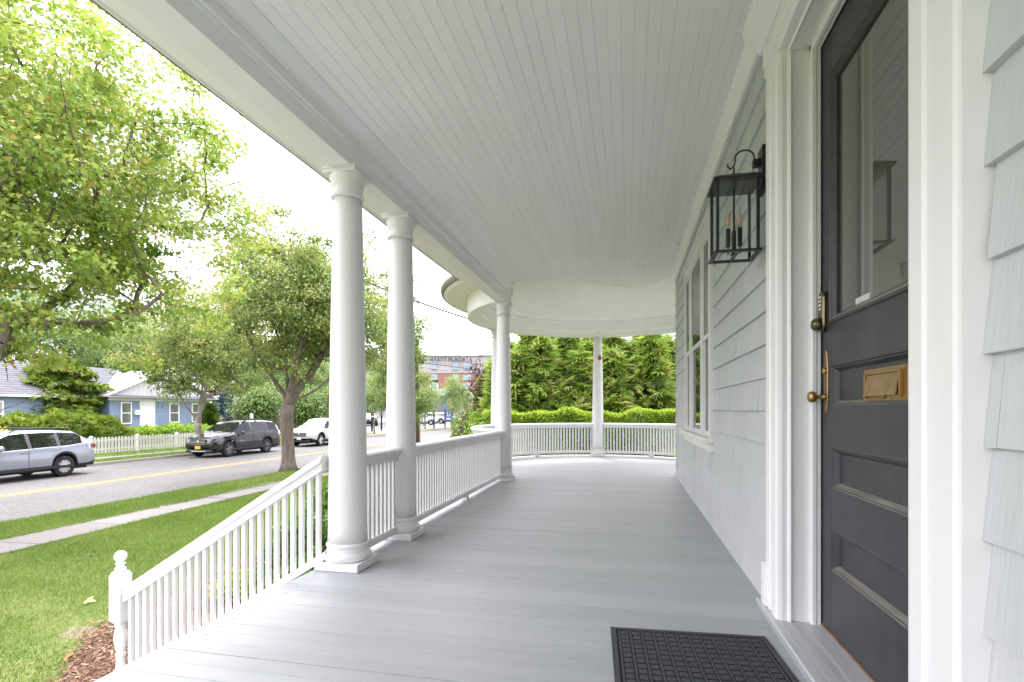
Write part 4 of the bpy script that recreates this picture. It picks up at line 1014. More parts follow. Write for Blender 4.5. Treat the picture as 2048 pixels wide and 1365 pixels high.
tree('street_tree', (-22.3, 23.9, GZ), 1.55, (-22.2, 24.2, 4.75), (3.5, 3.9, 2.7), 220, 34000, .15, .15, LINDEN, 'oval', 'pale barked tree with spreading limbs in front of the blue house', 'street trees beyond the road', 31, bark=BARKL, spread=.30, tintb=.62, up=-.1, limbs=[[((-.8, .2), 1.3), ((-1.5, .3), 2.3), ((-1.9, .4), 3.4)], [((.05, .2), 1.9), ((.1, .3), 3.4)], [((.5, -.3), 1.8), ((.9, -.5), 3.3)]])
# --- trees behind the blue house and beyond
GB = 'trees behind the blue house'
bt = [(-50, 66, 11, 6, 'broad tree far behind the wooden fence, right of the blue house'), (-44, 74, 10, 5.5, 'broad green tree behind the linden trunk in the distance'), (-58, 50, 12, 6.5, 'tallest dark tree far behind the blue house gable'), (-40, 86, 10, 5, 'distant tree left of the nearest column'), (-60, 34, 12, 6, 'distant tree behind the middle of the slate roof'), (-47, 22, 11, 5, 'tall tree behind the left end of the long slate roof'), (-49, 33, 11.5, 5.5, 'big green tree behind the slate roof, left of the conifer top'), (-47, 42, 10.5, 5, 'pale green tree behind the white gable'), (-46, 52, 10, 4.6, 'green tree behind the right end of the blue house'),
      (-41, 58, 8.5, 3.8, 'round green tree right of the blue house'), (-52, 14, 11, 5, 'tree far left beyond the roof, half behind the maple')]
for i, (x, y, h, r_t, lab) in enumerate(bt):
    tree('background_tree', (x, y, -1.1), h * .28, (x, y, h * .60), (r_t, r_t, h * .42), 90, 15000, .27, .3, FARLEAF, 'oval', lab, GB, 50 + i, spread=.75, tintb=.5)
gl = [(-31.5, 40.5, 2.6, 1.5, 'low green bush behind the roof of the black car'), (-34.5, 50, 4.2, 2.2, 'rounded green tree between the black car and the linden trunk'), (-29.5, 44.0, 2.4, 1.3, 'small bush right behind the linden trunk'), (-38, 62, 6.0, 3.0, 'mid green tree beyond the wooden fence'), (-33.0, 56, 6.2, 2.5, 'dark green tree beside the parking lot, behind the linden trunk'), (-30.0, 66, 7.0, 2.6, 'green tree at the near edge of the parking lot, left of the nearest column'), (-36, 76, 8, 3.4, 'green tree far behind the white car'), (-27.6, 47.5, 3.6, 1.6, 'bushy low tree right of the black car')]
for i, (x, y, h, r_t, lab) in enumerate(gl):
    tree('garden_tree', (x, y, -1.15), h * .25, (x, y, h * .55), (r_t, r_t, h * .48), 60, 9000, .24, .16, FARLEAF, 'oval', lab, 'garden trees beside the parking lot', 70 + i, spread=.55, tintb=.38)
yg = [(748, 48.6, 745, 'thin young tree seen between the two nearest columns'), (850, 62, 760, 'young tree just right of the utility pole'), (905, 60, 748, 'young tree at the parking lot edge below the hotel'), (928, 66, 770, 'second young tree below the hotel, nearer the garden shrubs')]
for i, (px_, D_, ty, lab) in enumerate(yg):
    p = at(px_, D_); top = CH + (820 - ty) * D_ / 1060.; h = top + 1.15
    tree('young_tree', (p.x, p.y, -1.15), h * .33, (p.x, p.y, -1.15 + h * .66), (h * .28, h * .28, h * .38), 40, 5200, .16, .06, PALELEAF, 'oval', lab, 'young trees at the parking lot edge', 90 + i, spread=.36, tintb=.55, shape=1.3)

# --- bushes
def bush(name, x, y, z, rx, ry, h, n, lsize, lm, label, kind='oval', seed=1, cat='shrub', group=None, tintb=.5, stems=True):
    r = np.random.RandomState(seed); root = empty(name, (x, y, z)); tag(root, label, cat, group)
    d = r.normal(0, 1, (n, 3)); d /= np.linalg.norm(d, axis=1, keepdims=True); d[:, 2] = np.abs(d[:, 2])
    t = .45 + .58 * r.rand(n) ** .6; lump = 1 + .12 * np.sin(d[:, 0] * 7 + seed) * np.cos(d[:, 1] * 6) + .08 * np.sin(d[:, 2] * 9 + seed)
    pos = d * np.array([rx, ry, h * .82]) * (t * lump)[:, None] + np.array([0, 0, h * .15]); pos[:, 2] = np.maximum(pos[:, 2], .02)
    fwd = d * .8 + r.normal(0, .6, (n, 3)) + np.array([0, 0, .15]); nr = d + r.normal(0, .5, (n, 3)) + np.array([0, 0, .6])
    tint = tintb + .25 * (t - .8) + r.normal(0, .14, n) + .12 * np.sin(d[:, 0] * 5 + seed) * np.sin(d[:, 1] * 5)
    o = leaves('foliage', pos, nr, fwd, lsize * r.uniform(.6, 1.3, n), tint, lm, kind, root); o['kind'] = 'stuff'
    b = MB()
    for i in range(7):
        a = 6.28 * i / 7 + seed; b.tube([(0.03*math.cos(a), .03*math.sin(a), -.02), (rx*.35*math.cos(a), ry*.35*math.sin(a), h*.45), (rx*.6*math.cos(a), ry*.6*math.sin(a), h*.8)], [.02, .014, .006], 5)
    b.build('stems', BARK, root); return root
def pb(px, D, z=None):
    p = at(px, D); return p.x, p.y
# beside the porch steps, seen through the stair railing
for i, (x, y, rx, ry, h, nn_, lab, tb_) in enumerate([(-4.55, 7.5, .55, .6, 1.0, 5200, 'leafy green shrub rising above the stair railing beside the nearest column', .55), (-3.9, 5.9, .55, .6, .85, 5000, 'dark green shrub seen through the upper stair balusters', .33), (-4.4, 6.5, .5, .45, .7, 4000, 'dark green shrub behind the middle of the stair railing', .3), (-3.4, 5.0, .45, .45, .6, 3000, 'small dark shrub close to the deck edge behind the balusters', .3),
         (-4.45, 5.35, .26, .26, .34, 900, 'small yellow leaved plant in the mulch behind the balusters', .95)]):
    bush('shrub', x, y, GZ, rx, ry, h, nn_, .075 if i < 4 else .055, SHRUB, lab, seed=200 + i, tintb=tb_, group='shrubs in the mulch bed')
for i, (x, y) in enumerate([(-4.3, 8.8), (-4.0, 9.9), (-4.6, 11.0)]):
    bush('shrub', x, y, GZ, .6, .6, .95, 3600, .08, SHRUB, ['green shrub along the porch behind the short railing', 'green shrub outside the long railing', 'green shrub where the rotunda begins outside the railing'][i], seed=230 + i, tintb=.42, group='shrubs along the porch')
# across the road
for i, (px_, D_, rx, h, lab) in enumerate([(290, 34, 1.2, 1.15, 'rounded bright green bush left of the blue house door path'), (352, 35.5, 1.5, 1.35, 'rounded bright green bush under the right windows of the blue house'), (412, 37, 1.1, 1.1, 'bright green bush at the right corner of the blue house'), (252, 33, .8, .9, 'small bright bush beside the dark hedge')]):
    x, y = pb(px_, D_); bush('shrub', x, y, -1.15, rx, rx, h, 4200, .16, HEDGE, lab, seed=240 + i, tintb=.5, group='bushes in front of the blue house')
for i, (px_, D_, rx, h, lab) in enumerate([(40, 27.5, 2.0, 2.0, 'loose green evergreen hedge left behind the silver car'), (125, 28.5, 2.0, 2.1, 'evergreen hedge mass above the silver car roof'), (200, 29.5, 1.6, 1.75, 'drooping evergreen hedge end beside the picket fence')]):
    x, y = pb(px_, D_); bush('hemlock_hedge', x, y, -1.15, rx, rx * .9, h, 9000, .26, CYPR, lab, kind='spray', seed=260 + i, cat='hedge', tintb=.78, group='evergreen hedge along the picket fence')
x, y = pb(2, 24.5); bush('yellow_flowers', x, y, -1.15, .35, .35, 1.5, 700, .11, leafmat('yellow_petal', [(0, (.35, .40, .03)), (1, (.75, .60, .03))], .3), 'clump of yellow flowers at the far left behind the silver car', seed=280, cat='flowers', tintb=.8)
# shrubs between porch and street, right of the long railing
for i, (px_, D_, rx, h, lm, tb_, lab) in enumerate([(962, 16.5, .9, 1.75, SHRUB, .62, 'leafy green shrub left of the third column'), (930, 19, .85, 1.2, SHRUB, .55, 'green shrub left of the curved railing'), (885, 22, 1.1, .75, HEDGE, .55, 'low clipped hedge bush above the long railing'), (975, 18.5, .8, 2.3, HEDGE, .45, 'tall bright shrub behind the fourth column'), (945, 21.5, .9, 2.4, SHRUB, .7, 'yellow green shrub with reddish tips below the hotel')]):
    x, y = pb(px_, D_); bush('shrub', x, y, GZ, rx, rx, h, 5000, .11, lm, lab, seed=300 + i, tintb=tb_, group='shrubs beyond the rotunda')
for i, (px_, D_, zc, r_p, lab) in enumerate([(932, 20.5, 0, .34, 'small purple leaved plum shrub among the green ones'), (1347, 15.8, 0, .55, 'purple leaved shrub at the far wall corner')]):
    x, y = pb(px_, D_); h = 2.3; bush('purple_shrub', x, y, GZ, r_p, r_p, h, 500 if i == 0 else 4200, .085, PURPLE, lab, seed=320 + i, tintb=.5)
# purple shoots above
x, y = pb(955, 20); tree('purple_tree', (x, y, GZ), 2.2, (x, y, 2.3), (.35, .35, 1.0), 14, 520, .10, .03, PURPLE, 'oval', 'thin purple leaved sapling in front of the hotel sign', None, 333, spread=.16)

def conifer(name, x, y, z, h, rad, n, size, lm, label, seed=1, group=None, tiers=False, multi=1, kind='spray', cat='evergreen tree', tintb=.5, power=.8, bot=.03, rough=1.0):
    r = np.random.RandomState(seed); root = empty(name, (x, y, z)); tag(root, label, cat, group)
    MB().tube([(0, 0, -.05), (0.02, 0, h * .5), (0, .02, h * .94)], [rad * .11, rad * .06, .01], 8).build('trunk', BARK, root)
    lb = MB()
    t = r.rand(n) ** 1.25 * (1 - bot) + bot
    a = r.uniform(0, 6.28, n); ph = r.uniform(0, 6.28, 5)
    env = rad * ((1 - t) ** power) * (1 + rough * (.16 * np.sin(a * 3 + t * 9 + ph[0]) + .12 * np.sin(a * 5 - t * 14 + ph[1]) + .10 * np.sin(t * 34 + ph[2] + 2 * np.sin(a))))
    if tiers: env = env * (.72 + .34 * (np.sin(t * 38 + np.sin(a * 2) * 1.2 + ph[3]) > -.2) + .1 * np.sin(a * 4 + ph[4]))
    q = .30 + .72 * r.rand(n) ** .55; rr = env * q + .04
    pos = np.stack([np.cos(a) * rr, np.sin(a) * rr, t * h + r.normal(0, .03, n)], 1)
    if multi > 1:
        li = r.randint(0, multi, n); la = np.arange(multi) * 6.283 / multi + ph[2]; lh = np.concatenate([[1.0], r.uniform(.72, .93, multi - 1)]); lo = np.concatenate([[.0], r.uniform(.35, .55, multi - 1)]) * rad
        pos[:, 0] = pos[:, 0] * .78 + np.cos(la[li]) * lo[li]; pos[:, 1] = pos[:, 1] * .78 + np.sin(la[li]) * lo[li]; pos[:, 2] *= lh[li]
    out = np.stack([np.cos(a), np.sin(a), np.zeros(n)], 1)
    fwd = out + r.normal(0, .45, (n, 3)) + np.array([0, 0, .35 if not tiers else -.05]); nr = np.array([0, 0, 1.0]) + r.normal(0, .5, (n, 3)) + out * .35
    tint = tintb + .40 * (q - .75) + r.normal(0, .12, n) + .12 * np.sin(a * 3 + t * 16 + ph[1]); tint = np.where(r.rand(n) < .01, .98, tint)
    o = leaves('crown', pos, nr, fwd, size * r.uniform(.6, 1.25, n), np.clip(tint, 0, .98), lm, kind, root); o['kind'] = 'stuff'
    for i in range(46):
        tt = .05 + .85 * r.rand(); aa = r.uniform(0, 6.28); L_ = rad * (1 - tt) ** power * .75
        lb.tube([(0, 0, tt * h - .1), (math.cos(aa) * L_, math.sin(aa) * L_, tt * h + .12)], [.02, .006], 4, cap=False)
    lb.build('branches', BARK, root); return root
GA = 'arborvitae screen behind the rotunda'
av = [(1062, 17.0, 3.55, 1.15, 'bright green arborvitae just right of the third column'), (1100, 18.6, 3.4, 1.1, 'arborvitae second from the third column, slightly behind'), (1137, 17.2, 3.45, 1.15, 'arborvitae left of the far column, third in the screen'), (1180, 18.2, 3.2, 1.1, 'arborvitae directly behind the far column'),
      (1226, 17.3, 3.5, 1.15, 'arborvitae just right of the far column'), (1262, 18.8, 3.0, 1.0, 'shorter arborvitae between the two right hand peaks'), (1291, 17.4, 3.6, 1.3, 'broad arborvitae with bright top near the house wall'), (1325, 19.2, 2.6, .95, 'lowest arborvitae at the right end of the screen'), (1018, 18.6, 3.1, .85, 'arborvitae half hidden behind the third column'), (985, 20.5, 2.5, .55, 'yellowish arborvitae left of the fourth column')]
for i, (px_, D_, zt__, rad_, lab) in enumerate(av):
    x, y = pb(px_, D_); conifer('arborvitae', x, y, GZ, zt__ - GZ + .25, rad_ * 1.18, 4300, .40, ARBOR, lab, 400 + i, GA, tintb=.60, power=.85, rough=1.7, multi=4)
x, y = pb(420, 41); conifer('arborvitae', x, y, -1.15, 2.6, .55, 2200, .3, CYPR, 'dark green columnar evergreen at the right end of the blue house', 430, tintb=.45, power=.35)
x, y = pb(122, 36.5); conifer('false_cypress', x, y, -1.15, 5.7, 2.7, 12000, .42, CYPR, 'dark layered evergreen in front of the slate roof', 431, tiers=True, tintb=.66, power=.38)
x, y = pb(458, 52); conifer('blue_spruce', x, y, -1.15, 4.2, 1.8, 2600, .5, BLUESP, 'blue grey conifer right of the blue house', 432, kind='needle', tintb=.5)
# bare pale trunk beside it
tr_ = at(470, 46); o = MB().tube([(0, 0, 0), (.1, 0, 3.0), (-.3, 0, 6)], [.28, .2, .12], 10).build('tree_trunk', BARKL); o.location = (tr_.x, tr_.y, -1.15); tag(o, 'pale bare tree trunk behind the roof of the black car', 'tree trunk')

# hedge behind the rotunda
r = np.random.RandomState(77); n = 26000
hx = r.uniform(-3.6, 2.6, n); ang_y = 14.15 + .10 * np.sin(hx * 2) - .06 * (hx + .4) ** 2
side = r.rand(n); dep = r.uniform(-.45, .45, n); zz_ = r.rand(n) ** .75
topz = .98 + .05 * np.sin(hx * 3.1) + .04 * np.sin(hx * 7.3) + .16 * np.exp(-((hx - 1.65) / .35) ** 2)
z = GZ + (topz - GZ) * zz_
face = side < .62
dep = np.where(face, -.45 + .14 * r.rand(n) ** 2 + .05 * np.sin(hx * 5 + z * 4), dep); z = np.where(face, z, topz - .07 * r.rand(n))
pos = np.stack([hx, ang_y + dep, z], 1)
out = np.where(face[:, None], np.array([0, -1.0, .2]), np.array([0, -.2, 1.0]))
hr = empty('hedge', (0, 0, 0)); tag(hr, 'clipped bright green hedge just outside the rotunda railing', 'hedge')
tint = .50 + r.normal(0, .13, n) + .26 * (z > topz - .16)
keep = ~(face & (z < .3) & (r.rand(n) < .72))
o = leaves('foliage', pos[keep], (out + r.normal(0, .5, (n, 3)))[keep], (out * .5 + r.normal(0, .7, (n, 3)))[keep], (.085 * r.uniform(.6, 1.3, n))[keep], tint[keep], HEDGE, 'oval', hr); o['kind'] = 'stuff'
b = MB()
for i in range(190):
    x = rnd.uniform(-3.6, 2.6); y = 14.15 - .06 * (x + .4) ** 2 + rnd.uniform(-.35, .3)
    b.tube([(x, y, GZ), (x + rnd.uniform(-.12, .12), y + rnd.uniform(-.1, .1), -.4), (x + rnd.uniform(-.25, .25), y, .75)], [.016, .012, .005], 4)
b.build('stems', BARK, hr)['kind'] = 'stuff'
tag(sheet('soil', -6, 6, 12.2, 22, GZ + .006, DIRT), 'bare soil under the hedge and evergreens')

# ------------------------------------------------------------------ picket fence
PK = mat('fence_paint', (.72, .71, .68), .6, bump=.2, bscale=20, var=.08, vscale=3, rand=.04)
fe = empty('picket_fence', (-25.4, 13, -1.15)); tag(fe, 'low white picket fence in front of the blue house', 'fence')
h = .84; wv = .055
pm = MB().prism([(-wv, .06), (wv, .06), (wv, h - .06), (wv * .6, h - .015), (0, h + .005), (-wv * .6, h - .015), (-wv, h - .06)], lambda u, v, t: (t, u, v), -.01, .01).mesh('picket', PK)
y = 13.2; i = 0
while y < 33.4:
    if i % 14 == 0:
        b = MB(); b.box(-.06, .06, y - 13 - .055, y - 13 + .055, -.1, h + .03); b.add([(-.075, y - 13.07, h + .031), (.075, y - 13.07, h + .031), (.075, y - 12.93, h + .031), (-.075, y - 12.93, h + .031), (0, y - 13, h + .09)], [(3, 2, 1, 0), (0, 1, 4), (1, 2, 4), (2, 3, 4), (3, 0, 4)]); b.build('post', PK, fe)
    else:
        o = link('picket', pm, fe); o.location = (.03, y - 13, rnd.uniform(-.008, .008))
    y += .178; i += 1
for z in (.22, .64): MB().box(-.02, .019, 0, 20.4, z, z + .07).build('rail', PK, fe)

# ------------------------------------------------------------------ blue house across the street
BLUE = mat('blue_siding', (.20, .265, .39), .7, bump=.3, bscale=12, var=.10, vscale=1.5, rand=.05)
SLATE = mat('slate_roof', (.115, .115, .13), .9, bump=.5, bscale=9, stretch=(1, .3, 1), var=.22, vscale=3, fine=.18)
HW = mat('house_trim', (.75, .75, .74), .5, var=.03, vscale=2)
HGL = mirrorish('house_glass', (.16, .18, .17), .30, .03)
XF = -36.0
hs = empty('blue_house', (XF, 30.6, -1.05)); tag(hs, 'blue shingled single storey house with slate roof and white gable', 'house')
def HB(y0, y1, z0, z1, x0, x1): return MB().box(x0 - XF, x1 - XF, y0 - 30.6, y1 - 30.6, z0 + 1.05, z1 + 1.05)
HB(30.6, 39.8, -1.3, 2.05, -43, XF).build('wall', BLUE, hs)
HB(10, 30.59, -1.3, 2.0, -43, XF - 1.0).build('wall', BLUE, hs)
# siding courses with vertical joints
for y0, y1, xo, zc in ((30.6, 39.8, 0, 11), (10, 30.59, -1.0, 11)):
    b = MB()
    for k_ in range(zc):
        z0 = -1.1 + .29 * k_; yy = y0
        while yy < y1 - .05:
            wd = min(rnd.uniform(.45, .95), y1 - yy); a_ = yy - 30.6 + .006; b2 = yy + wd - 30.6 - .006
            b.add([(xo + .035, a_, z0 + 1.05), (xo + .035, b2, z0 + 1.05), (xo + .012, b2, z0 + 1.05 + .284), (xo + .012, a_, z0 + 1.05 + .284), (xo + .004, a_, z0 + 1.05), (xo + .004, b2, z0 + 1.05)], [(0, 1, 2, 3), (0, 4, 5, 1)]); yy += wd
    b.build('siding', BLUE, hs)['kind'] = 'stuff'
# roofs
b = MB()
def RQ(pts): b.add([(x - XF, y - 30.6, z + 1.05) for x, y, z in pts], [tuple(range(len(pts)))])
zE, zR, xe, xr_ = 2.0, 4.35, -36.6, -41.0
for k_ in range(15):        # shingle courses as overlapping strips
    t0, t1 = k_ / 15, (k_ + 1) / 15 + .012
    xa_, xb_ = xe + (xr_ - xe) * t0, xe + (xr_ - xe) * t1; za_, zb_ = zE + (zR - zE) * t0 + .03, zE + (zR - zE) * t1 + .004
    RQ([(xa_, 9.5, za_), (xa_, 40.4, za_), (xb_, 40.4, zb_), (xb_, 9.5, zb_)]); RQ([(xa_, 9.5, za_ - .028), (xa_, 40.4, za_ - .028), (xa_, 40.4, za_), (xa_, 9.5, za_)])
RQ([(xr_, 9.5, zR), (xr_, 40.4, zR), (-45.5, 40.4, 2.0), (-45.5, 9.5, 2.0)])
b.build('roof', SLATE, hs)
HB(9.5, 30.2, 1.86, 2.0, XF - 1.02, XF - .60).build('fascia', HW, hs)
# cross gable
g0, g1, gz, gp = 30.25, 40.2, 2.02, 4.15; gm = (g0 + g1) / 2
b = MB(); b.add([(x - XF, y - 30.6, z + 1.05) for x, y, z in [(XF + .12, g0, gz), (XF + .12, g1, gz), (XF + .12, gm, gp), (-41.5, g0, gz), (-41.5, g1, gz), (-41.5, gm, gp)]], [(0, 1, 2), (0, 2, 5, 3), (1, 4, 5, 2)])
b.build('gable', mat('gable_board', (.46, .46, .47), .6, bump=.2, bscale=6, stretch=(1, 4, .2)), hs)
b = MB()
for i in range(1, 26):
    y = g0 + (g1 - g0) * i / 26; zt__ = gz + (gp - gz) * (1 - abs(y - gm) / (g1 - gm)); b.box(.121, .135, y - 30.6 - .01, y - 30.6 + .01, gz + 1.06, zt__ + 1.05 - .04)
b.build('board_joints', HW, hs)['kind'] = 'stuff'
b = MB()
for sgn, yb_ in ((1, g0 - .15), (-1, g1 + .15)):
    b.bar((.20, yb_ - 30.6, gz + 1.05), (.20, gm - 30.6, gp + 1.05 + .06), .3, .10)
b.build('rake_board', HW, hs)
b = MB(); b.add([(.0, -.42, 3.085), (.62, -.55, 2.99), (.62, 9.75, 2.99), (.0, 9.65, 3.085 + .12), (.0, -.42, 3.20)], [(0, 1, 2, 3), (4, 1, 2, 3)]); b.build('pent_roof', SLATE, hs)
HB(30.5, 39.9, 1.72, 1.95, XF + .0, XF + .10).build('frieze_board', HW, hs)
ro = MB().lathe([(.34, 0), (.38, .04), (.30, .06)], (.13, gm - 30.6 + .4, 3.05 + 1.05 - .35), 20, axis='x').build('round_vent', mat('vent_blue', (.16, .27, .42), .6), hs)
def hwin(y0, y1, z0, z1, xo=0.036):
    f = MB(); s = .09; fr_ = lambda *a: f.box(*a)
    a_, b2 = y0 - 30.6, y1 - 30.6; q0, q1 = z0 + 1.05, z1 + 1.05
    f.box(xo, xo + .06, a_, a_ + s, q0, q1); f.box(xo, xo + .06, b2 - s, b2, q0, q1); f.box(xo + .001, xo + .06, a_ + s, b2 - s, q1 - s, q1); f.box(xo + .001, xo + .08, a_ + s, b2 - s, q0, q0 + s)
    m = (q0 + q1) / 2; f.box(xo + .001, xo + .05, a_ + s, b2 - s, m - .03, m + .03)
    wn = f.build('window', HW, hs)
    MB().box(xo + .005, xo + .02, a_ + s, b2 - s, q0 + s, m - .03).build('pane', HGL, wn); MB().box(xo + .012, xo + .026, a_ + s, b2 - s, m + .03, q1 - s).build('pane', HGL, wn)
    c = MB(); nb_ = 9
    for i in range(nb_): c.box(xo + .003, xo + .0045, a_ + s, b2 - s, m + .04 + i * .08, m + .05 + i * .08)
def yX(px): t = (px - 1024) / 1060.; dx = FW[0] + t * RT[0]; dy = FW[1] + t * RT[1]; return XF / dx * dy
hwin(yX(240), yX(262), .0, 1.62); hwin(yX(337), yX(357), .0, 1.60); hwin(yX(382), yX(397), .0, 1.6)
for px_ in (8, 206): y = yX(px_); hwin(y - .5, y + .6, .0, 1.6, -.96)
dd = empty('house_door', (.036, yX(282) - 30.6, -.55 + 1.05)); dd.parent = hs
wd = yX(305) - yX(282)
MB().box(0, .05, -.16, -.001, 0, 2.3).build('door_frame', HW, dd); MB().box(0, .05, wd + .001, wd + .16, 0, 2.3).build('door_frame', HW, dd); MB().box(0, .05, -.16, wd + .16, 2.301, 2.5).build('door_frame', HW, dd)
MB().box(.0, .03, 0.002, wd - .002, 0, 2.29).build('door_leaf', mat('white_door', (.74, .74, .75), .5), dd)
b = MB()
for q in range(3):
    for z0 in (.2, .9, 1.6): b.box(.031, .04, .1 + q * (wd - .1) / 3, .1 + (q + .75) * (wd - .1) / 3, z0, z0 + .5)
b.build('door_panels', HW, dd)
y = yX(272); MB().box(.04, .2, y - 30.8, y - 30.3, 1.0 + .72, 1.0 + 1.08).build('mailbox', HW, hs)
rl = empty('step_railing', (XF + .9, 33.6, -1.1)); tag(rl, 'thin black iron railing at the steps of the blue house', 'railing')
for i in range(7): MB().box(-.012, .012, i * .2 - .01, i * .2 + .01, 0, .95).build('upright', BLACKM, rl)
MB().box(-.02, .02, -.02, 1.22, .951, .98).build('top_rail', BLACKM, rl)
# wooden fence right of the house
WF = mat('old_wood_fence', (.30, .23, .18), .9, bump=.5, bscale=12, stretch=(1, 1, .2), var=.2, vscale=2, rand=.12)
wf = empty('wooden_fence', (-37.5, 41, -1.1)); tag(wf, 'brown board fence right of the blue house', 'fence')
bmh = MB().box(-.012, .012, -.095, .095, 0, 1.5).mesh('fence_board', WF)
for i in range(70): o = link('fence_board', bmh, wf); o.location = (0, i * .2, rnd.uniform(-.03, .03))

# ------------------------------------------------------------------ cars
TYRE = mat('tyre_rubber', (.018, .018, .02), .85, bump=.3, bscale=30); RIM = mat('alloy_rim', (.62, .63, .65), .38, .25); RIMD = mat('dark_rim', (.045, .045, .05), .4, .3)
CLAD = mat('black_cladding', (.022, .024, .028), .6); CGL = mirrorish('car_glass', (.010, .013, .013), .10, .01); CGL2 = mirrorish('car_windscreen', (.02, .028, .026), .42, .02)
LAMP = mirrorish('lamp_glass', (.42, .44, .48), .25, .05); TAIL = mat('tail_lamp', (.22, .012, .015), .15, coat=1); CHR = mat('chrome', (.6, .6, .62), .15, 1.); BLK = mat('gloss_black', (.008, .008, .009), .12)
def paint(name, c, metal=.0, rough=.22): return mat(name, c, rough, metal, coat=1.0)
PLATE = mat('plate_amber', (.75, .36, .02), .5); PLATEW = mat('plate_white', (.7, .7, .7), .5)
def car(name, label, loc, rz, P, pm, plate=None, rim=None, detail=True, group=None):
    """local +x is forward, +y left"""
    L_, W_, H_, wb, fo = P['L'], P['W'] / 2, P['H'], P['wb'], P['fo']
    root = empty(name, loc, rz); tag(root, label, 'car', group)
    xf = fo; x_fw = 0.0; x_rw = -wb; xb_ = xf - L_; rw = P.get('rw', .355)
    def interp(tab, x):
        tab = sorted(tab)
        if x <= tab[0][0]: return tab[0][1]
        for (a, va), (b_, vb) in zip(tab, tab[1:]):
            if x <= b_:
                t = (x - a) / (b_ - a); t = t * t * (3 - 2 * t) * .35 + t * .65; return va + (vb - va) * t
        return tab[-1][1]
    top = P['top'](xf, xb_); belt = P['belt'](xf, xb_)
    xs_ = set(np.round(np.linspace(xb_ + .001, xf - .001, 46), 3)); 
    for c_ in (x_fw, x_rw):
        for k_ in np.linspace(-1, 1, 17): xs_.add(round(c_ + k_ * (rw + .085), 3))
    for x, _ in top: xs_.add(round(x, 3))
    xs_ = sorted(v for v in xs_ if xb_ <= v <= xf); sill = P.get('sill', .30)
    rows = []
    for x in xs_:
        zb_ = sill + .16 * max(0, (x - (xf - .5)) / .5) ** 2 + .12 * max(0, ((xb_ + .45) - x) / .45) ** 2
        for c_ in (x_fw, x_rw):
            d = abs(x - c_)
            if d < rw + .08: zb_ = max(zb_, rw + math.sqrt(max(0, (rw + .08) ** 2 - d * d)))
        ef = max(0, (x - (xf - .75)) / .75); er = max(0, ((xb_ + .5) - x) / .5)
        wf_ = 1 - .26 * ef ** 2.4 - .14 * er ** 2.4; w_ = W_ * wf_
        zt__ = interp(top, x); zbe = min(interp(belt, x), zt__ - .03)
        gh = zt__ - zbe; clad = .075
        fl = 0
        for c_ in (x_fw, x_rw): fl = max(fl, .022 * max(0, 1 - (abs(x - c_) / .62) ** 2))
        tum = min(.24, gh * .42)
        zm = (zb_ + zbe) / 2 if zbe - zb_ > .2 else zb_ + .05
        z1 = min(zb_ + clad, zbe - .06)
        rows.append([(x, w_ * .955 + fl, zb_), (x, w_ * .99 + fl, z1), (x, w_ + fl * .6, min(max(z1 + .02, .62), zbe - .05)), (x, w_ * .985, zbe - .035), (x, w_ * .955, zbe), (x, w_ * .955 - tum * .93, zbe + gh * .86), (x, w_ * .955 - tum - .05, zbe + gh * .965), (x, w_ * .45, zt__ + .0), (x, 0, zt__ + .012)])
    NR = 9; pil = P['pillars'](xf, xb_); gl0, gl1 = P['glass'](xf, xb_); ws0, ws1 = P['screen'](xf, xb_); rs0, rs1 = P['rear'](xf, xb_)
    body = MB(); sides = {}; scrs = [MB(), MB()]
    def quad(i, k_, sgn):
        q = [rows[i][k_], rows[i+1][k_], rows[i+1][k_+1], rows[i][k_+1]]; q = [(x, y * sgn, z) for x, y, z in q]; return q if sgn > 0 else q[::-1]
    for sgn in (1, -1):
        for i in range(len(xs_) - 1):
            xm = (xs_[i] + xs_[i+1]) / 2; gh = rows[i][8][2] - rows[i][4][2]
            for k_ in range(NR - 1):
                q = quad(i, k_, sgn); mi = 0
                if k_ == 0: mi = 1
                if k_ == 4 and gl0 < xm < gl1 and gh > .12:
                    if not any(abs(xm - p_) < .035 for p_ in pil): sides.setdefault((sgn, sum(xm > p_ for p_ in pil)), MB()).add(q, [(0, 1, 2, 3)], 0); continue
                    else: mi = 2
                if k_ >= 6 and (ws0 < xm < ws1): scrs[0].add(q, [(0, 1, 2, 3)], 0, True); continue
                if k_ >= 6 and (rs0 < xm < rs1): scrs[1].add(q, [(0, 1, 2, 3)], 0, True); continue
                body.add(q, [(0, 1, 2, 3)], mi, True)
    # end caps
    for i in (0, len(xs_) - 1):
        ring_ = rows[i] + [(x, -y, z) for x, y, z in rows[i][::-1][1:]]
        body.add(ring_, [tuple(range(len(ring_)))], 0)
    # weld
    def weld(mbx, nm, mats_, par=root):
        import bmesh
        me = bpy.data.meshes.new(nm); me.from_pydata(mbx.v, [], mbx.f)
        for m_ in mats_: me.materials.append(m_)
        me.polygons.foreach_set('material_index', mbx.m); me.polygons.foreach_set('use_smooth', mbx.sm)
        bb = bmesh.new(); bb.from_mesh(me); bmesh.ops.remove_doubles(bb, verts=bb.verts, dist=.0008); bmesh.ops.recalc_face_normals(bb, faces=bb.faces); bb.to_mesh(me); bb.free(); me.update()
        return link(nm, me, par)
    weld(body, 'body', [pm, CLAD, BLK]); [weld(m_, 'side_window', [CGL]) for m_ in sides.values()]; weld(scrs[0], 'windscreen', [CGL2]); weld(scrs[1], 'rear_screen', [CGL2])
    MB().box(xb_ + .25, xf - .3, -W_ * .78, W_ * .78, .22, .62).build('underbody_light_block', CLAD, root)  # dark box added inside the body to block light
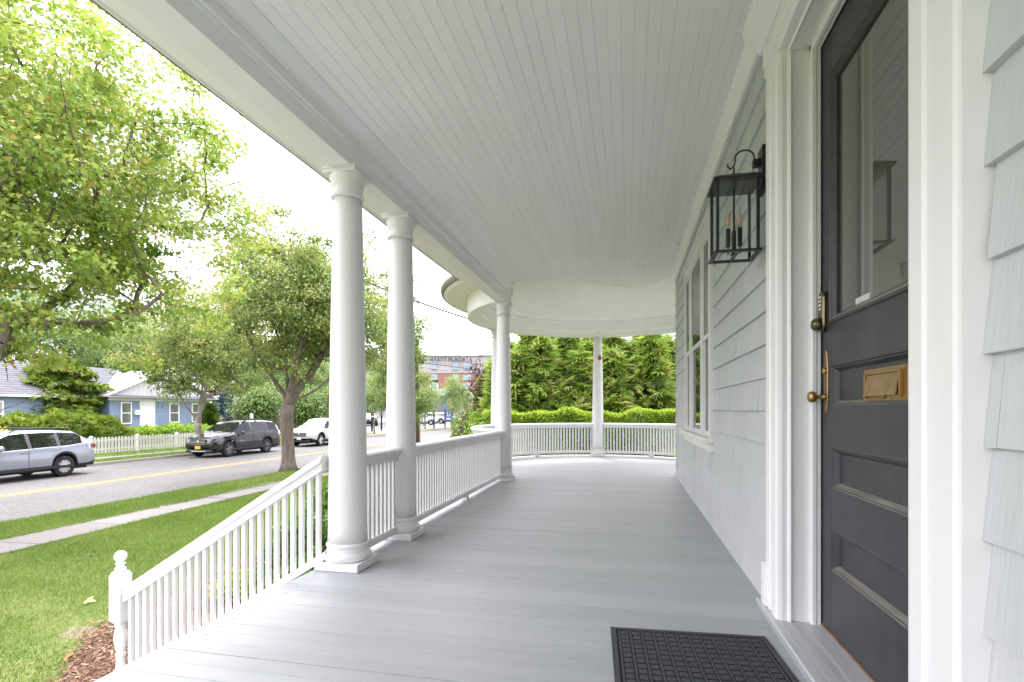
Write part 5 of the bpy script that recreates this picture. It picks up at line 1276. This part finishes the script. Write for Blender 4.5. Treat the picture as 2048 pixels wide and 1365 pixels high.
    # wheels
    for c_ in (x_fw, x_rw):
        for sgn in (1, -1):
            tw = MB(); tw.lathe([(rw * .66, -.10), (rw * .93, -.112), (rw, -.085), (rw, .085), (rw * .93, .112), (rw * .66, .10)], n=36, axis='y', cap=False); ty = tw.build('tyre', TYRE, root); ty.location = (c_, sgn * (W_ - .125), rw)
            rb_ = MB(); rb_.lathe([(rw * .66, -.06), (rw * .66, sgn * .095), (rw * .60, sgn * .09), (rw * .58, sgn * .03), (.02, sgn * .03)] if sgn > 0 else [(rw * .66, .06), (rw * .66, -.095), (rw * .60, -.09), (rw * .58, -.03), (.02, -.03)], n=36, axis='y', mi=1)
            ns = P.get('spokes', 5)
            for k_ in range(ns * 2):
                a = 2 * math.pi * (k_ // 2) / ns + (.17 if k_ % 2 else -.17) * (5 / ns); ca, sa = math.cos(a), math.sin(a); a3 = a + (.06 if k_ % 2 else -.06)
                rb_.bar((.03*ca, sgn*.082, .03*sa), (rw*.62*math.cos(a3), sgn*.088, rw*.62*math.sin(a3)), .045 * 5 / ns + .005, .018, 0, up=(0, 1, 0))
            rb_.lathe([(.05, sgn*.06), (.045, sgn*.098), (.01, sgn*.10)], n=16, axis='y')
            ri = rb_.build('rim', [rim or RIM, RIMD], ty)
    zb2 = P['belt_z']
    # grille, lamps and plate on the nose
    fz = P.get('grille_z', .62); xg = xf - .02
    b = MB(); b.box(xg - .05, xg + .022, -.46, .46, fz - .12, fz + .13); b.build('grille', BLK, root, .01)
    b = MB()
    for z in (-.07, 0.0, .07): b.box(xg + .023, xg + .032, -.42, .42, fz + z - .012, fz + z + .012)
    b.lathe([(.07, .034), (.06, .045), (.01, .046)], (xg, 0, fz + .03), 16, axis='x'); b.build('grille_bars', CHR, root)
    for sgn in (1, -1):
        b = MB(); b.add([(xg - .03, sgn*.48, fz + .02), (xg - .34, sgn*(W_*.86 + .045), fz + .10), (xg - .36, sgn*(W_*.86 + .03), fz + .21), (xg - .05, sgn*.48, fz + .14), (xg - .13, sgn*.48, fz + .02), (xg - .40, sgn*(W_*.80), fz + .10), (xg - .42, sgn*(W_*.80), fz + .21), (xg - .15, sgn*.48, fz + .14)],
              [(0, 1, 2, 3), (7, 6, 5, 4), (0, 4, 5, 1), (1, 5, 6, 2), (2, 6, 7, 3), (3, 7, 4, 0)]); b.build('headlight', LAMP, root, .008)
        b = MB(); b.box(xg - .22, xg - .06, sgn*.62 - .10, sgn*.62 + .10, .42, .52); b.build('fog_lamp', CLAD, root, .02)
        tz = P.get('tail_z', .92); b = MB(); b.add([(xb_ + .02, sgn*.55, tz), (xb_ + .02, sgn*.55, tz + .14), (xb_ + .10, sgn*(W_*.93), tz + .17), (xb_ + .12, sgn*(W_*.93), tz + .0), (xb_ + .42, sgn*(W_*.985 + .004), tz + .15), (xb_ + .40, sgn*(W_*.985 + .004), tz + .07), (xb_ - .02, sgn*.55, tz + .13), (xb_ - .01, sgn*(W_*.86 + .01), tz + .15), (xb_ - .01, sgn*(W_*.86 + .01), tz + .02), (xb_ - .02, sgn*.55, tz + .01)],
              [(6, 7, 8, 9), (7, 4, 5, 8), (1, 2, 7, 6), (2, 4, 7), (0, 9, 8, 3), (3, 8, 5), (0, 1, 6, 9)]); b.build('tail_light', TAIL, root)
        # mirror and handles
        mxx = P['mirror'](xf, xb_); b = MB(); b.lathe([(.02, -.02), (.07, 0), (.095, .05), (.09, .11), (.05, .15), (.01, .155)], (mxx, sgn*(W_ + .02) - (.0 if sgn > 0 else .155) + 0, zb2 + .05), 12, axis='y'); b.build('mirror', pm if P.get('mirror_paint', True) else BLK, root)
        for hx_ in P['handles'](xf, xb_):
            b = MB(); b.box(hx_ - .09, hx_ + .09, sgn*(W_*.985) - .012, sgn*(W_*.985) + .024, zb2 - .12, zb2 - .09); b.build('door_handle', CHR if P.get('chrome') else pm, root, .006)
        b = MB()
        for sx_ in P['seams'](xf, xb_):
            b.box(sx_ - .004, sx_ + .004, sgn*(W_*1.0 - .004), sgn*(W_ * 1.0 + .0025), sill + .12, zb2 - .06)
        b.build('door_gap', BLK, root)
        if P.get('rails', True):
            rx0, rx1 = P['roof'](xf, xb_); yy = sgn * (W_ * .955 - .24); pts = [(rx0, yy, H_ - .07), (rx0 + .18, yy, H_ - .005), ((rx0 + rx1) / 2, yy, H_ + .025), (rx1 - .2, yy, H_ - .005), (rx1, yy, H_ - .10)]
            MB().tube(pts, .022, 8).build('roof_rail', P.get('railm', CLAD), root)
        b = MB(); b.box(xb_ + .9, xf - .98, sgn*(W_*.955) - .02, sgn*(W_ * 1.0 + .012), sill - .03, sill + .055); b.build('sill_trim', CLAD, root, .01)
    b = MB(); b.box(xf - .22, xf - .012, -W_*.72, W_*.72, .27, .40); b.build('front_bumper', CLAD, root, .03)
    b = MB(); b.box(xb_ + .012, xb_ + .22, -W_*.82, W_*.82, .30, .50); b.build('rear_bumper', CLAD, root, .03)
    b = MB(); b.bar((xf - .10, -.55, .395), (xf + .004, -.35, .33), .03, .03); b.bar((xf - .10, .55, .395), (xf + .004, .35, .33), .03, .03); b.bar((xf + .004, -.35, .33), (xf + .004, .35, .33), .03, .03); b.build('bumper_trim', RIM if P.get('silver_lip', True) else CLAD, root)
    if plate: MB().box(xf + .0, xf + .028, -.15, .15, .43, .58).build('number_plate', plate, root)
    return root
wagon = dict(L=4.87, W=1.88, H=1.66, wb=2.745, fo=.97, belt_z=1.03, spokes=10, sill=.34, chrome=False,
  top=lambda f, b: [(f, .62), (f - .12, .88), (f - .9, 1.02), (f - 1.25, 1.08), (f - 2.15, 1.56), (f - 2.6, 1.61), (b + 1.3, 1.60), (b + .75, 1.55), (b + .30, 1.26), (b + .10, 1.12), (b, .72)],
  belt=lambda f, b: [(f, .55), (f - .12, .80), (f - .9, .93), (f - 1.3, .98), (b + 1.1, 1.06), (b + .3, 1.14), (b, .62)],
  pillars=lambda f, b: [f - 2.62, f - 3.55, f - 3.58], glass=lambda f, b: (b + .55, f - 1.42), screen=lambda f, b: (f - 2.12, f - 1.22), rear=lambda f, b: (b + .22, b + .74),
  mirror=lambda f, b: f - 1.72, handles=lambda f, b: (f - 2.42, f - 3.42), seams=lambda f, b: (f - 1.5, f - 2.58, f - 3.55), roof=lambda f, b: (b + .7, f - 2.2), grille_z=.68, tail_z=.90, railm=CLAD, mirror_paint=True)
suv = dict(wagon); suv.update(L=4.98, W=1.93, H=1.79, wb=2.75, fo=.95, belt_z=1.10, spokes=5, rw=.375, sill=.36,
  top=lambda f, b: [(f, .70), (f - .10, 1.0), (f - .9, 1.13), (f - 1.2, 1.18), (f - 2.05, 1.68), (f - 2.5, 1.74), (b + 1.2, 1.74), (b + .55, 1.68), (b + .22, 1.30), (b + .08, 1.18), (b, .78)],
  belt=lambda f, b: [(f, .62), (f - .10, .90), (f - .9, 1.04), (f - 1.3, 1.08), (b + 1.1, 1.16), (b + .3, 1.24), (b, .68)],
  glass=lambda f, b: (b + .42, f - 1.36), screen=lambda f, b: (f - 2.02, f - 1.17), rear=lambda f, b: (b + .16, b + .54), grille_z=.74, tail_z=1.0)
GCAR = 'cars parked along the far kerb'
car('parked_car', 'silver estate car with black roof rails parked at the far left', (-18.98 - .94, 11.81, RZ), R(-90), wagon, paint('silver_paint', (.30, .325, .385), .35, .28), rim=RIM, group=GCAR)
car('parked_car', 'black sport utility car with amber number plate beside the picket fence', (-18.98 - .965, 22.3, RZ), R(-90), suv, mat('black_paint', (.010, .010, .011), .07, spec=.6, coat=.6), PLATE, mat('grey_rim', (.20, .20, .21), .35, .3), group=GCAR)
s2 = dict(suv); s2.update(silver_lip=False, rails=False)
car('parked_car', 'white sport utility car half hidden behind the nearest column', (-18.98 - .965, 30.2, RZ), R(-90), s2, paint('white_car_paint', (.50, .50, .485)), PLATEW, RIM, group=GCAR)
# bars on the black car roof
ra = empty('roof_rack', (-19.95, 24.2, RZ + 1.80)); tag(ra, 'black roof crossbars on top of the black car', 'roof rack')
for y in (-.45, .45): MB().box(-.72, .72, y - .035, y + .035, 0, .04).build('crossbar', CLAD, ra, .005)
WP = paint('lot_white', (.66, .66, .66)); GP = paint('lot_grey', (.30, .31, .33), .4); BP = paint('lot_dark', (.02, .022, .03))
for i, (px_, D_, rz, pmx, lab) in enumerate([(741, 72, R(-60), BP, 'dark van like car in the parking lot seen between the two nearest columns'), (862, 76, R(20), WP, 'white car in the parking lot right of the utility pole'), (884, 84, R(10), WP, 'white car parked behind the other one, left of the blue sign'), (905, 88, R(15), GP, 'dark grey car parked behind the blue sign'), (848, 92, R(0), GP, 'grey car right beside the utility pole in the lot'), (598, 72, R(80), WP, 'white car in the lot behind the linden trunk')]):
    p = at(px_, D_); car('lot_car', lab, (p.x, p.y, GZ), rz, s2, pmx, group='cars in the parking lot')

# ------------------------------------------------------------------ hotel
def local_frame(D, px): p = at(px, D); return p
BEIGE = mat('beige_panel', (.34, .325, .31), .8, var=.05, vscale=.2); BRICKM = mat('red_brick', (.25, .125, .095), .9, var=.15, vscale=1.2, bump=.2, bscale=6); HG = mirrorish('hotel_glass', (.20, .27, .31), .08, .03)
D0 = 150.; hp = at(900, D0); k = D0 / 1060.
ho = empty('hotel', (hp.x, hp.y, -1.2), YAW); tag(ho, 'beige and red brick hotel building with large dark lettering on its parapet', 'hotel')
def hx_(px): return (px - 900) * k
def hz(py): return (820 - py) * k + CH + 1.2
def HX(px0, px1, py0, py1, d0, d1, m, nm, mi=0): return MB().box(hx_(px0), hx_(px1), d0, d1, hz(py1), hz(py0)).build(nm, m, ho)
HX(690, 985, 712, 760, 0, 20, BEIGE, 'upper_wall'); HX(953, 1035, 705, 835, 4, 20, BEIGE, 'tower')
HX(876, 985, 745, 780, -.15, -.01, BRICKM, 'brick_wall'); HX(700, 860, 750, 782, -.15, -.01, BRICKM, 'brick_wall'); HX(690, 985, 780, 836, 0.0, 20, BEIGE, 'lower_wall')
HX(560, 689, 690, 836, 8, 24, mat('pinkish_panel', (.36, .31, .29), .8), 'side_wing')
MB().box(hx_(690), hx_(985), -.3, -.16, hz(746.5), hz(744)).build('ledge', BEIGE, ho)
MB().box(hx_(690), hx_(985), -.5, 20.2, hz(712.3), hz(711)).build('parapet', BEIGE, ho)
for a_, b2 in ((862, 875), (905, 918), (926, 942), (700, 716), (735, 760), (780, 800)):
    for t, bt in ((726, 740), (750, 761), (766, 778)):
        w_ = HX(a_, b2, t, bt, -.28, -.16 if t > 740 else -.02, BEIGE, 'window'); w2_ = HX(a_ + .8, b2 - .8, t + .8, bt - .8, -.34, -.285, HG, 'pane'); w2_.parent = w_
HX(868, 905, 781, 792, -6, -.2, mat('canopy_metal', (.45, .52, .56), .4, .3), 'canopy'); HX(872, 900, 793, 830, -.2, -.02, HG, 'lobby_glass')
for px_ in (868, 882, 900): HX(px_, px_ + 3, 792.1, 836, -5.5, -5.0, BRICKM, 'canopy_pillar')
LET = mat('dark_lettering', (.035, .035, .05), .5)
def text(s, px0, px1, py, hpx, off, par, m, nm='lettering', d=-.6, kk=k, xf=None, zf=None):
    cu = bpy.data.curves.new(nm, 'FONT'); cu.body = s; cu.extrude = .06; cu.offset = off; cu.space_character = 1.15; cu.materials.append(m)
    o = bpy.data.objects.new(nm, cu); col.objects.link(o); o.parent = par; bpy.context.view_layer.update()
    w_, h_ = o.dimensions.x, o.dimensions.y; sx_ = (px1 - px0) * kk / w_; sy_ = hpx * kk / max(h_, .01); o.scale = (sx_, sy_, 1)
    import bmesh
    me = bpy.data.meshes.new_from_object(o.evaluated_get(bpy.context.evaluated_depsgraph_get())); bpy.data.objects.remove(o)
    bb = bmesh.new(); bb.from_mesh(me); bmesh.ops.remove_doubles(bb, verts=bb.verts, dist=1e-5); seen = set(); bb.verts.ensure_lookup_table(); isl = []
    for v in bb.verts:
        if v in seen: continue
        st_k = [v]; seen.add(v); grp = []
        while st_k:
            q = st_k.pop(); grp.append(q)
            for e in q.link_edges:
                w2 = e.other_vert(q)
                if w2 not in seen: seen.add(w2); st_k.append(w2)
        isl.append(grp)
    isl.sort(key=lambda g_: min(v.co.x for v in g_))
    for g_ in isl:
        ix = {v: i for i, v in enumerate(g_)}; fs = [[ix[v] for v in f.verts] for f in bb.faces if f.verts[0] in ix]
        m2 = bpy.data.meshes.new('letter'); m2.from_pydata([tuple(v.co) for v in g_], [], fs); m2.materials.append(m); l_o = link('letter', m2, par)
        l_o.scale = (sx_, sy_, 1); l_o.rotation_euler = (R(90), 0, 0); l_o.location = ((xf or hx_)(px0), d, (zf or hz)(py))
    bb.free()
text('HYATT', 860, 893, 723.6, 8.0, .012, ho, LET); text('PLACE', 897, 930, 723.4, 8.0, .03, ho, LET)

# glass office building to the right
GLB = mirrorish('curtain_glass', (.34, .40, .42), .42, .02); D1 = 62.; gp_ = at(1250, D1); k1 = D1 / 1060.
go = empty('office_building', (gp_.x, gp_.y, -1.2), YAW); tag(go, 'pale glass curtain wall office building behind the evergreens', 'office building')
gx = lambda px: (px - 1250) * k1; gz_ = lambda py: (820 - py) * k1 + CH + 1.2
MB().box(gx(1150), gx(1560), .3, 22, 0, gz_(560)).build('core', BEIGE, go)
cols_ = np.linspace(1150, 1560, 11); rows_ = [835, 795, 752, 710, 668, 626, 584, 560]
for a_, b2 in zip(cols_, cols_[1:]):
    for r0, r1 in zip(rows_, rows_[1:]): MB().box(gx(a_) + .04, gx(b2) - .04, .2, .28, gz_(r0) + .04, gz_(r1) - .04).build('glass_panel', GLB, go)
b = MB()
for c_ in cols_: b.box(gx(c_) - .035, gx(c_) + .035, .15, .295, 0, gz_(560))
for r0 in rows_: b.box(gx(1150), gx(1560), .17, .29, gz_(r0) - .035, gz_(r0) + .035)
b.build('mullions', HW, go)
# cream low building with sloping roof at the right edge
cb_ = at(1352, 33); cbo = empty('cream_garage', (cb_.x, cb_.y, -1.2), YAW); tag(cbo, 'cream gabled outbuilding showing at the house wall corner', 'outbuilding'); k2 = 33 / 1060.
MB().box(-.6, 6, 0, 5, 0, (820 - 768) * k2 + 2.25).build('wall', mat('cream_wall', (.62, .60, .52), .7), cbo)
b = MB(); zt__ = (820 - 768) * k2 + 2.25; b.add([(-.8, -.3, zt__), (6.2, -.3, zt__), (6.2, 5.3, zt__), (-.8, 5.3, zt__), (2.7, -.3, zt__ + 1.7), (2.7, 5.3, zt__ + 1.7)], [(0, 4, 5, 3), (1, 2, 5, 4), (0, 1, 4), (2, 3, 5)]); b.build('roof', mat('cream_roof', (.62, .60, .55), .8), cbo)
x, y = pb(1338, 40); tree('background_tree', (x, y, -1.2), 1.5, (x, y, 3.4), (2.0, 2.0, 2.6), 50, 9000, .22, .15, FARLEAF, 'oval', 'green tree behind the right end of the arborvitae screen', None, 500, spread=.5, tintb=.4)

# ------------------------------------------------------------------ pole, wires, posts, sign
POLE = mat('creosote_pole', (.13, .075, .055), .9, bump=.8, bscale=10, stretch=(1, 1, .1), var=.3, vscale=4); GALV = mat('galvanised', (.45, .46, .48), .45, .6)
pp = at(832, 31.5); po = empty('utility_pole', (pp.x, pp.y, -1.2)); tag(po, 'brown wooden utility pole with grey conduit at the street edge', 'utility pole')
MB().tube([(0, 0, -.1), (0, 0, 3), (.02, 0, 6.4)], [.17, .155, .14], 14).build('pole', POLE, po)
MB().tube([(.22, 0, 0), (.22, 0, 4.2)], .055, 10).build('conduit', GALV, po)
def wire(label, pts, r_w, sag, twist=False):
    pa, pc_ = Vector(pts[0]), Vector(pts[1]); P_ = []
    for i in range(41):
        t = i / 40; p = pa.lerp(pc_, t); p.z -= sag * 4 * t * (1 - t); P_.append(p)
    b = MB(); b.tube(P_, r_w, 6)
    if twist:
        Q = [p + Vector((0, .02 * math.sin(i * 1.9), .02 * math.cos(i * 1.9))) for i, p in enumerate(P_)]; b.tube(Q, r_w * .6, 5)
    return tag(b.build('power_line', BLK), label, 'power line', 'overhead wires')
wire('thick twisted service cable crossing the sky behind the columns', (at(250, 20, 320), at(1400, 24, 726)), .032, 1.6, True)
wire('thin wire above the hotel sign', (at(846, 32, 677), at(1010, 80, 746)), .028, .2)
wire('wire crossing in front of the hotel just under its lettering', (at(835, 31.5, 724.5), at(1400, 60, 782)), .026, .25)
wire('lower pair of wires, upper strand, before the evergreens', (at(840, 15.2, 722), at(1400, 15.6, 762)), .004, .12)
wire('lower pair of wires, lower strand, before the evergreens', (at(840, 15.2, 735), at(1400, 15.6, 770)), .006, .15)
for i, (px_, D_, lab) in enumerate([(744, 54, 'thin dark post left of the young tree at the parking lot'), (763, 56, 'dark post at the parking lot edge right of the young tree'), (868, 62, 'dark post beside the white car'), (890, 66, 'dark post left of the blue sign')]):
    p = at(px_, D_); o = MB().box(-.07, .07, -.07, .07, 0, 2.2).build('lot_post', BLACKM, None, loc=(p.x, p.y, GZ)); tag(o, lab, 'post', 'posts along the parking lot')
sp_ = at(897, 60); sg = empty('lot_sign', (sp_.x, sp_.y, GZ), YAW); tag(sg, 'blue parking lot sign with white lettering', 'sign')
SB = mat('sign_blue', (.06, .17, .40), .5); SW = mat('sign_white', (.7, .72, .75), .5); k3 = 60 / 1060.
MB().box(-6 * k3, 5 * k3, 0, .12, 1.0, 2.25).build('board', SB, sg); MB().box(-7.5 * k3, -6.2 * k3, -.02, .14, 0, 2.3).build('post', BLACKM, sg); MB().box(5.2 * k3, 5.8 * k3, -.02, .14, 0, 2.3).build('post', BLACKM, sg)
b = MB(); b.box(-3 * k3, -2 * k3, -.02, -.001, 1.45, 2.1); b.box(-3 * k3, 1 * k3, -.02, -.001, 1.45, 1.55); b.box(2 * k3, 3.5 * k3, -.02, -.001, 1.5, 2.1); b.box(-4 * k3, 4 * k3, -.02, -.001, 1.1, 1.25); b.build('sign_print', SW, sg)
wp_ = at(503, 44); o = MB().box(-.14, .14, -.03, .03, 0, 1.9).build('white_marker', HW, None, loc=(wp_.x, wp_.y, GZ)); tag(o, 'pale upright marker board behind the black car roof', 'marker')
wp_ = at(567 - 26, 33); 
# fallen leaves on the lawn and drying leaf
LF = leafmat('fallen_pale', [(0, (.55, .58, .18)), (1, (.60, .60, .22))], .2); LB = leafmat('fallen_brown', [(0, (.22, .11, .05)), (1, (.25, .12, .05))], .1)
p = at(171, 2.2 * 1060 / (1209 - 820.), 1209); o = leaves('fallen_leaf', np.array([[p.x, p.y, GZ + .04]]), np.array([[.1, -.35, 1.]]), np.array([[1., .2, 0]]), np.array([.125]), np.array([.5]), LF, 'maple'); tag(o, 'single pale yellow leaf lying on the lawn', 'leaf')
p = at(130, 2.2 * 1060 / (1322 - 820.), 1322); o = leaves('fallen_leaf', np.array([[p.x, p.y, GZ + .03], [p.x + .03, p.y, GZ + .03]]), np.array([[.1, -.5, 1.], [-.5, -.3, 1.]]), np.array([[1., .2, 0.1], [.5, .8, .3]]), np.array([.10, .08]), np.array([.5, .9]), LB, 'maple'); tag(o, 'curled brown dead leaf lying on the lawn near the mulch', 'leaf')
